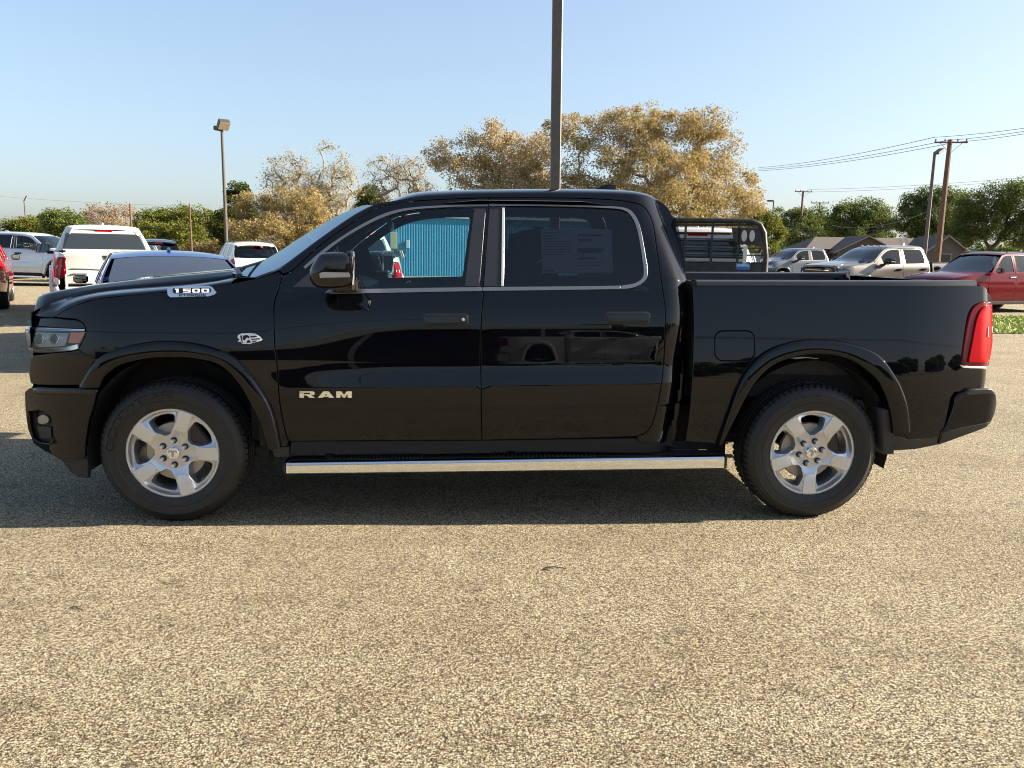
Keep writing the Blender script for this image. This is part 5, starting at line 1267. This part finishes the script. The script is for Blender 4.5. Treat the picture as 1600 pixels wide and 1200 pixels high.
for wn_, yl, yp, yr, dx in (('topmost',262,214.5,199.5,-18),('middle',264.5,219.5,203.5,0),('lowest',267,222,207,16)):
    A_ = at(1185, yl, 108); B_ = at(1478+dx, yp, 66); C_ = at(1640, yr-5, 54)
    wire((A_, B_), .026, wn_+' of three power lines between the tall crossarm and the olive tan tree', 'power lines on the tall utility pole', .35)
    wire((B_, C_), .022, wn_+' of three power lines from the tall crossarm to the right edge', 'power lines on the tall utility pole', .1)
for wn_, ya, yb in (('upper',296,272),('lower',300,276)): wire((at(1262, ya, 117), at(1660, yb, 82)), .02, wn_+' of two faint thin power lines above the dark green trees', 'faint far power lines', .3)
for wn_, ya, yb in (('topmost',350,352),('second',354,357),('third',357,364),('lowest',361,361)): wire((at(1215, ya, 112), at(1410, yb, 100)), .028, wn_+' of four service wires hanging in front of the green trees', 'low service wires', .5)
wire((at(1300, 352, 100), at(1472, 322, 66.5)), .032, 'thick service cable sweeping up from the low wires to the tall utility pole', 'thick service cable', .9)
wire((at(-20, 305, 140), at(330, 322, 150)), .022, 'faint wire crossing the sky left of the floodlight pole', 'faint left wire', .4)
wire((at(225, 363, 90), at(300, 369, 95)), .022, 'low wire in front of the green bush at left', 'low left wire', .1)
for wn_, z, y in (('middle',8.6,-18),('farthest',8.9,-18.9),('nearest',8.3,-17.2)): wire(((-40,y,z),(60,y-14,z)), .03, wn_+' of three overhead lines behind the viewer, mirrored in the bed side', 'wires mirrored in the paint', 1.0, 40)
# small street sign
ss_ = empty('street_sign', at(1521, 400, 60).to_2d().to_3d()); tag(ss_, 'small green sign on a thin post left of the red SUV roof', 'sign')
q = MB(); q.tube([(0,0,0),(0,0,2.35)], .03, 6); q.obj('post', M['steel'], ss_, True)
q = MB(); q.box(-.28, .28, -.05, -.03, 1.9, 2.3, .005); q.obj('sign_board', M['sign_green'], ss_)
# ------------------------------------------------------------------ grass strip
def grass_material():
    m_ = mat('grass_blades', (.16,.22,.04), .7); nt = m_.node_tree; b = nt.nodes['Principled BSDF']
    g = nt.nodes.new('ShaderNodeNewGeometry'); r = nt.nodes.new('ShaderNodeValToRGB'); e = r.color_ramp.elements
    e[0].color = (.17,.25,.03,1); e[1].color = (.46,.46,.12,1); nt.links.new(g.outputs['Random Per Island'], r.inputs[0]); nt.links.new(r.outputs[0], b.inputs['Base Color']); return m_
M['grass'] = grass_material()
ga, gb = at(1500, 534, 16.6), at(1500, 503, 21.5)
gx0, gx1, gy0, gy1 = 9.3, 32, 16.7, 21.8
mesh_obj('verge', [(gx0,gy0,.012),(gx1,gy0,.012),(gx1,gy1,.012),(gx0,gy1,.012)], [(0,1,2,3)], mat('verge_soil', (.17,.21,.05), .9), None, False)['kind'] = 'structure'
rg = np.random.default_rng(4); N_ = 34000
bx = rg.uniform(gx0, gx1, N_); by = rg.uniform(gy0, gy1, N_); ba = rg.uniform(0, 6.28, N_); bh = rg.uniform(.03, .075, N_); bw_ = .02
V = np.zeros((N_, 3, 3)); V[:,0] = np.stack([bx-np.cos(ba)*bw_, by-np.sin(ba)*bw_, np.full(N_, .01)], 1); V[:,1] = np.stack([bx+np.cos(ba)*bw_, by+np.sin(ba)*bw_, np.full(N_, .01)], 1)
V[:,2] = np.stack([bx+rg.normal(0,.04,N_), by+rg.normal(0,.04,N_), .01+bh], 1)
tag(mesh_obj('grass', V.reshape(-1,3).tolist(), np.arange(3*N_).reshape(-1,3).tolist(), M['grass'], None, False), 'bright green grass strip in front of the dark red SUV', 'grass', kind='stuff')

# ------------------------------------------------------------------ trees
def leaf_material(name, cols):
    m_ = bpy.data.materials.new(name); m_.use_nodes = True; nt = m_.node_tree; N = nt.nodes; L = nt.links; N.clear()
    out = N.new('ShaderNodeOutputMaterial'); df = N.new('ShaderNodeBsdfDiffuse'); tl_ = N.new('ShaderNodeBsdfTranslucent'); mx = N.new('ShaderNodeMixShader'); mx.inputs[0].default_value = .38
    g = N.new('ShaderNodeNewGeometry'); r = N.new('ShaderNodeValToRGB'); e = r.color_ramp.elements
    while len(e) < len(cols): e.new(.5)
    for k, c in enumerate(cols): e[k].position = k/(len(cols)-1); e[k].color = (*c, 1)
    L.new(g.outputs['Random Per Island'], r.inputs[0]); L.new(r.outputs[0], df.inputs[0]); L.new(r.outputs[0], tl_.inputs[0])
    L.new(df.outputs[0], mx.inputs[1]); L.new(tl_.outputs[0], mx.inputs[2]); L.new(mx.outputs[0], out.inputs[0]); return m_
LM = {'olive': leaf_material('olive_tan_leaves', [(.29,.195,.08),(.39,.28,.12),(.29,.24,.09),(.45,.33,.155),(.21,.18,.065),(.50,.40,.22)]),
      'brown': leaf_material('dry_brown_leaves', [(.32,.23,.12),(.42,.32,.17),(.35,.27,.13),(.47,.37,.22)]),
      'pink': leaf_material('dry_pinkish_leaves', [(.30,.20,.13),(.40,.28,.19),(.24,.16,.10),(.22,.20,.09)]),
      'gray': leaf_material('sparse_pale_leaves', [(.33,.27,.14),(.44,.36,.19),(.27,.24,.12),(.40,.29,.14)]),
      'green': leaf_material('green_leaves', [(.06,.095,.026),(.11,.145,.04),(.17,.195,.06),(.08,.11,.03),(.23,.24,.085)]),
      'dark': leaf_material('dark_green_leaves', [(.055,.085,.025),(.10,.135,.038),(.16,.18,.06),(.075,.105,.028),(.22,.235,.085)]),
      'lime': leaf_material('yellow_green_leaves', [(.08,.10,.02),(.15,.165,.035),(.20,.20,.05),(.11,.13,.03)]),
      'juniper': leaf_material('juniper_needles', [(.03,.05,.018),(.06,.085,.025),(.12,.13,.03),(.025,.035,.012)])}
M['bark'] = noisy(mat('gray_bark', (.27,.225,.175), .9), 8, .3); M['bark_dark'] = noisy(mat('dark_bark', (.06,.048,.036), .9), 8, .3)
def tree(label, Y, base_px, lobes, leaf, n_att, n_leaf, size, bark='bark', seed=1, trunk_px=None, twigs=True, spread=.55, name='tree', group='trees beyond the lot', depth=.7, bare=()):
    """lobes: (px, py, rx, ry) crown masses in the photo, each given its own depth; branches grow out to points inside them"""
    rg = np.random.default_rng(seed); bp = at(base_px, 390, Y); base = Vector((bp.x, Y, 0)); k = Y/CF
    r = empty(name, base)
    L = []
    for (px, py, rx, ry) in lobes:
        c = at(px, py, Y) - base; dy = rg.uniform(-.35, .35)*rx*k*depth*2; L.append((np.array([c.x, dy, c.z]), np.array([rx*k, max(rx*k*depth, .5), ry*k])))
    vol = np.array([l[1].prod() for l in L])**.8; vol /= vol.sum()
    att = []
    for (c, rad), v in zip(L, vol):
        for _ in range(max(4, int(n_att*v))):
            d = rg.normal(size=3); d /= np.linalg.norm(d); att.append(c + rad*d*rg.uniform(.25, 1)**.5)
    att = np.array(att); att[:,2] = np.maximum(att[:,2], .25)
    zc = np.mean([l[0][2] for l in L]); H0 = max(.6, zc*.42)
    trunks = trunk_px or [(base_px, .0)]
    nodes = []; par = []
    for (tp, _) in trunks:
        x0 = (tp-base_px)*k; jx = rg.normal(0, .15)
        prev = -1
        for t in np.linspace(0, 1, 5):
            nodes.append(np.array([x0+jx*t*H0*.6, rg.normal(0,.05), H0*t])); par.append(prev); prev = len(nodes)-1
    order = np.argsort(np.linalg.norm(att - np.array([0,0,H0]), axis=1))
    tips = []
    for i in order:
        a = att[i]; P_ = np.array(nodes); d = np.linalg.norm(P_-a, axis=1) + .25*np.maximum(0, P_[:,2]-a[2])*2
        j = int(np.argmin(d)); p = nodes[j]; L_ = np.linalg.norm(a-p); n = max(2, int(L_/max(.5, k*14)))
        side = rg.normal(0, .10*L_, 3); prev = j
        for s in range(1, n+1):
            t = s/n; q = p*(1-t)+a*t + side*math.sin(math.pi*t) + np.array([0,0,.10*L_*math.sin(math.pi*t)]); nodes.append(q); par.append(prev); prev = len(nodes)-1
        tips.append(prev)
    nd = len(nodes); w = np.zeros(nd)
    for t in tips: w[t] += 1
    for i in range(nd-1, -1, -1):
        if par[i] >= 0: w[par[i]] += w[i]
    r0 = .014*k*14/0.6 if False else .0105*(Y/55)**.5
    rad = r0*np.maximum(w, .6)**.5*(1.6 if leaf == 'gray' else 1.25)
    V = []; F = []
    for i in range(nd):
        if par[i] < 0: continue
        a, b = nodes[par[i]], nodes[i]; d = b-a; ln = np.linalg.norm(d)
        if ln < 1e-4: continue
        d = d/ln; u = np.cross(d, [.3,.9,.1]); u /= np.linalg.norm(u)+1e-9; v = np.cross(d, u); ns = 5 if w[i] > 12 else 3; b0 = len(V)
        ra = rad[i]*(1.1 if par[i] < 0 else 1); ra2 = min(rad[par[i]], ra*1.5)
        for (c, rr) in ((a, ra2), (b, ra)):
            for s in range(ns): V.append(tuple(c+rr*(math.cos(2*math.pi*s/ns)*u+math.sin(2*math.pi*s/ns)*v)))
        for s in range(ns): F.append((b0+s, b0+(s+1)%ns, b0+ns+(s+1)%ns, b0+ns+s))
    tipP = np.array([nodes[t] for t in tips]); tipD = np.array([nodes[t]-nodes[par[t]] for t in tips]); tipD /= np.linalg.norm(tipD, axis=1)[:,None]+1e-9
    if twigs:
        for p, dd in zip(tipP, tipD):
            for _ in range(14 if leaf == 'gray' else 7):
                d = dd + rg.normal(0, .7, 3); d /= np.linalg.norm(d); e = p + d*rg.uniform(.5, 1.3)*spread*1.2; b0 = len(V); ww = r0*.55
                V += [tuple(p+[ww,0,0]), tuple(p-[ww,0,0]), tuple(p+[0,ww,0]), tuple(e)]; F += [(b0,b0+1,b0+3), (b0+1,b0+2,b0+3), (b0+2,b0,b0+3)]
    mesh_obj('trunk', V, F, M[bark], r, True)
    n_leaf = int(n_leaf*3.0); size *= .56
    if n_leaf:
        ci = rg.integers(0, len(tips), n_leaf); off = rg.normal(0, 1, (n_leaf, 3)); off /= np.linalg.norm(off, axis=1)[:,None]; off *= (rg.uniform(0, 1, n_leaf)**.5)[:,None]*spread*(.6+.8*rg.uniform(0,1,len(tips))[ci])[:,None]
        off[:,2] *= .8
        P_ = tipP[ci] + off + tipD[ci]*spread*.3
        a = rg.normal(0, 1, (n_leaf, 3)); a /= np.linalg.norm(a, axis=1)[:,None]; b = rg.normal(0, 1, (n_leaf, 3)); b -= (a*b).sum(1)[:,None]*a; b /= np.linalg.norm(b, axis=1)[:,None]
        sz = size*rg.uniform(.55, 1.35, n_leaf)[:,None]
        q = np.stack([P_-a*sz, P_-b*sz*.5, P_+a*sz, P_+b*sz*.5], 1); q[:,:,2] = np.maximum(q[:,:,2], .03)
        me = bpy.data.meshes.new('crown'); me.vertices.add(n_leaf*4); me.vertices.foreach_set('co', q.reshape(-1).astype(np.float32))
        me.loops.add(n_leaf*4); me.loops.foreach_set('vertex_index', np.arange(n_leaf*4, dtype=np.int32)); me.polygons.add(n_leaf)
        me.polygons.foreach_set('loop_start', np.arange(0, n_leaf*4, 4, dtype=np.int32)); me.polygons.foreach_set('loop_total', np.full(n_leaf, 4, dtype=np.int32)); me.update(); me.materials.append(LM[leaf])
        lk(bpy.data.objects.new('crown', me), r)
    return tag(r, label, 'tree', group)
G = 'trees beyond the lot'
tree('biggest olive tan tree, right of the tall light pole over the truck roof', 56, 1010,
     [(905,215,48,28),(985,205,60,38),(1060,215,60,38),(1120,215,32,34),(1010,270,85,45),(1100,275,60,40),(1000,330,110,35),(1120,330,60,45),(1165,290,22,24),(900,300,50,40),(870,205,25,16)], 'olive', 420, 31000, .14, seed=11, trunk_px=[(1000,0),(1030,0),(960,0)], spread=.78)
tree('brown leaved tree left of the tall light pole, bare limbs on its left', 58, 775,
     [(760,220,30,24),(790,250,50,40),(835,255,35,45),(810,310,60,45),(700,240,34,20),(735,275,40,30),(850,320,35,35),(760,330,40,30)], 'brown', 300, 15500, .145, seed=12, trunk_px=[(765,0),(790,0)], spread=.72)
tree('thin crowned nearly bare gray tree behind the front of the roof', 60, 625,
     [(600,262,36,18),(640,262,34,18),(620,295,50,30),(660,300,24,30)], 'gray', 240, 1100, .12, seed=13, trunk_px=[(618,0),(632,0)], spread=.55)
tree('half bare tree with a forked dark trunk and dead twigs at its top', 52, 515,
     [(445,262,36,24),(470,290,40,26),(520,290,40,34),(535,262,24,22),(500,315,55,30),(512,240,12,16),(425,280,18,16)], 'gray', 340, 2600, .11, seed=14, bark='bark', trunk_px=[(500,0),(520,0)], spread=.5)
tree('rounded dry brown shrub tree behind the white SUV', 47, 450,
     [(400,335,34,34),(440,330,40,36),(480,335,36,36),(420,362,55,22),(490,360,40,24)], 'olive', 230, 12000, .10, seed=15, bark='bark_dark', spread=.5)
tree('dark green cone shaped juniper behind the floodlight pole', 50, 368,
     [(372,305,14,18),(370,335,22,24),(365,358,30,24),(385,345,20,30)], 'juniper', 150, 9500, .12, seed=16, bark='bark_dark', spread=.42, name='juniper_tree')
tree('small juniper top showing over the windshield', 64, 577,
     [(577,305,20,14),(585,325,26,22)], 'juniper', 90, 4200, .14, seed=17, bark='bark_dark', spread=.5, name='juniper_tree')
tree('wide olive green bush tree behind the low dark car roof', 66, 275,
     [(240,350,28,18),(270,340,32,16),(310,348,26,20),(275,365,60,16)], 'lime', 190, 11000, .15, seed=18, bark='bark_dark', spread=.6)
tree('pinkish brown sparse tree behind the white pickup cab', 85, 165,
     [(150,335,22,12),(180,332,24,12),(165,350,40,12)], 'pink', 150, 1500, .19, seed=19, spread=.75)
tree('round green tree left of the white pickup cab', 80, 100,
     [(95,345,24,12),(105,356,30,14)], 'green', 110, 6500, .19, seed=20, bark='bark_dark', spread=.7)
tree('low yellowish bush tree beside the small far light pole', 84, 45,
     [(45,354,22,9),(60,360,25,10),(15,357,16,8)], 'lime', 90, 4800, .19, seed=21, bark='bark_dark', spread=.7)
tree('yellow green bush tree left of the distant poles', 74, 1185,
     [(1180,350,22,28),(1200,365,20,26),(1165,365,26,24)], 'lime', 130, 7500, .16, seed=22, bark='bark_dark', spread=.65)
tree('green tree behind the two distant utility poles', 120, 1250,
     [(1235,345,22,22),(1265,340,26,20),(1245,365,38,20),(1285,360,20,22)], 'green', 130, 7500, .25, seed=23, bark='bark_dark', spread=1.0)
tree('green tree above the left gable of the house', 105, 1345,
     [(1320,340,26,20),(1355,332,26,16),(1375,350,28,22),(1335,362,40,18)], 'green', 150, 9500, .22, seed=24, bark='bark_dark', spread=.95)
tree('dark green tree behind the tall utility pole', 96, 1440,
     [(1420,325,26,18),(1455,312,30,16),(1440,345,46,24),(1490,335,24,30),(1465,368,45,16)], 'dark', 190, 13000, .2, seed=25, bark='bark_dark', spread=.95)
tree('largest dark green tree, at the right edge', 88, 1555,
     [(1520,325,30,24),(1560,312,34,22),(1600,310,40,26),(1550,350,50,28),(1600,355,40,28),(1520,365,28,18),(1640,335,40,40)], 'dark', 230, 17000, .19, seed=26, bark='bark_dark', spread=.95)
# low far growth that closes the horizon between the trees
def thicket(label, pxa, pxb, Y, y_top, leaf, n, size, seed):
    rg = np.random.default_rng(seed); k = Y/CF; a, b = at(pxa, 390, Y).x, at(pxb, 390, Y).x; zt = at((pxa+pxb)/2, y_top, Y).z
    x = rg.uniform(a, b, n); y = Y + rg.uniform(0, 6, n); top = zt*(.7+.3*np.sin(x*.9+seed)*np.sin(x*.37+1)); z = top*rg.uniform(0, 1, n)**.8
    P_ = np.stack([x, y, z], 1); c = rg.normal(0, 1, (n, 3)); c /= np.linalg.norm(c, axis=1)[:,None]; d = rg.normal(0, 1, (n, 3)); d -= (c*d).sum(1)[:,None]*c; d /= np.linalg.norm(d, axis=1)[:,None]
    sz = size*rg.uniform(.6, 1.4, n)[:,None]; q = np.stack([P_-c*sz, P_-d*sz*.6, P_+c*sz, P_+d*sz*.6], 1); q[:,:,2] = np.maximum(q[:,:,2], .01)
    o = mesh_obj('thicket', q.reshape(-1,3).tolist(), np.arange(4*n).reshape(-1,4).tolist(), LM[leaf], None, False); tag(o, label, 'bushes', kind='stuff')
thicket('low mixed bushes along the far edge of the lot at left', -120, 620, 125, 362, 'brown', 16000, .32, 31)
thicket('low dark bushes along the far edge of the lot at right', 1000, 1900, 135, 372, 'dark', 16000, .36, 32)
# tree row across the lot, behind the viewer: it closes the horizon the black paint mirrors
for k, (x, y, h, lf) in enumerate(((-34,-54,9,'dark'),(-24,-60,10,'green'),(4,-45,6,'green'),(12,-48,8,'dark'),(19,-44,6.5,'green'),(27,-47,9,'dark'),(34,-42,6,'green'),(41,-46,8.5,'dark'),(50,-40,7,'green'),(58,-44,9,'dark'),(68,-38,8,'green'))):
    rg = np.random.default_rng(90+k); r = empty('tree', (x, y, 0)); n = 4200
    d = rg.normal(0, 1, (n, 3)); d /= np.linalg.norm(d, axis=1)[:,None]; P_ = d*np.array([h*.72, h*.6, h*.46])*(rg.uniform(.2, 1, n)**.4)[:,None]*(.8+.2*np.sin(d[:,0]*5+k)*np.cos(d[:,2]*4))[:,None] + [0,0,h*.50]
    c = rg.normal(0, 1, (n, 3)); c /= np.linalg.norm(c, axis=1)[:,None]; e = rg.normal(0, 1, (n, 3)); e -= (c*e).sum(1)[:,None]*c; e /= np.linalg.norm(e, axis=1)[:,None]
    q = np.stack([P_-c*.4, P_-e*.22, P_+c*.4, P_+e*.22], 1); q[:,:,2] = np.maximum(q[:,:,2], .05)
    mesh_obj('crown', q.reshape(-1,3).tolist(), np.arange(4*n).reshape(-1,4).tolist(), LM[lf], r, False)
    q = MB(); q.tube([(0,0,0),(.1,0,h*.3),(0,0,h*.6)], [.25,.2,.08], 7); q.obj('trunk', M['bark_dark'], r, True)
    tag(r, ('tall' if h > 7.5 else 'low')+' leafy tree behind the viewer, part of the dark line mirrored in the paint', 'tree', 'trees mirrored in the paint')

# ------------------------------------------------------------------ small litter on the lot
for k, (px, py, ln, az, lb) in enumerate(((868,889,.11,.1,'dark dry twig lying on the sunlit gravel below the rear door'),(852,893,.05,.25,'short dark twig scrap beside the longer twig on the gravel'),(118,952,.06,.3,'thin dark stick on the gravel below the front wheel'))):
    d = FW*CF + RT*(px-800) - UP*(py-600); q0 = Vector((0,0,CH)) + d*(-CH/d.z)
    q = MB(); q.tube([(-ln/2,0,.004),(-.1*ln,.006,.009),(ln/2,0,.005)], [.0028,.0035,.002], 5); o = q.obj('twig', M['bark_dark'], None, True); o.location = (q0.x, q0.y, 0); o.rotation_euler = (0,0,-az); tag(o, lb, 'twig', 'twigs on the gravel')
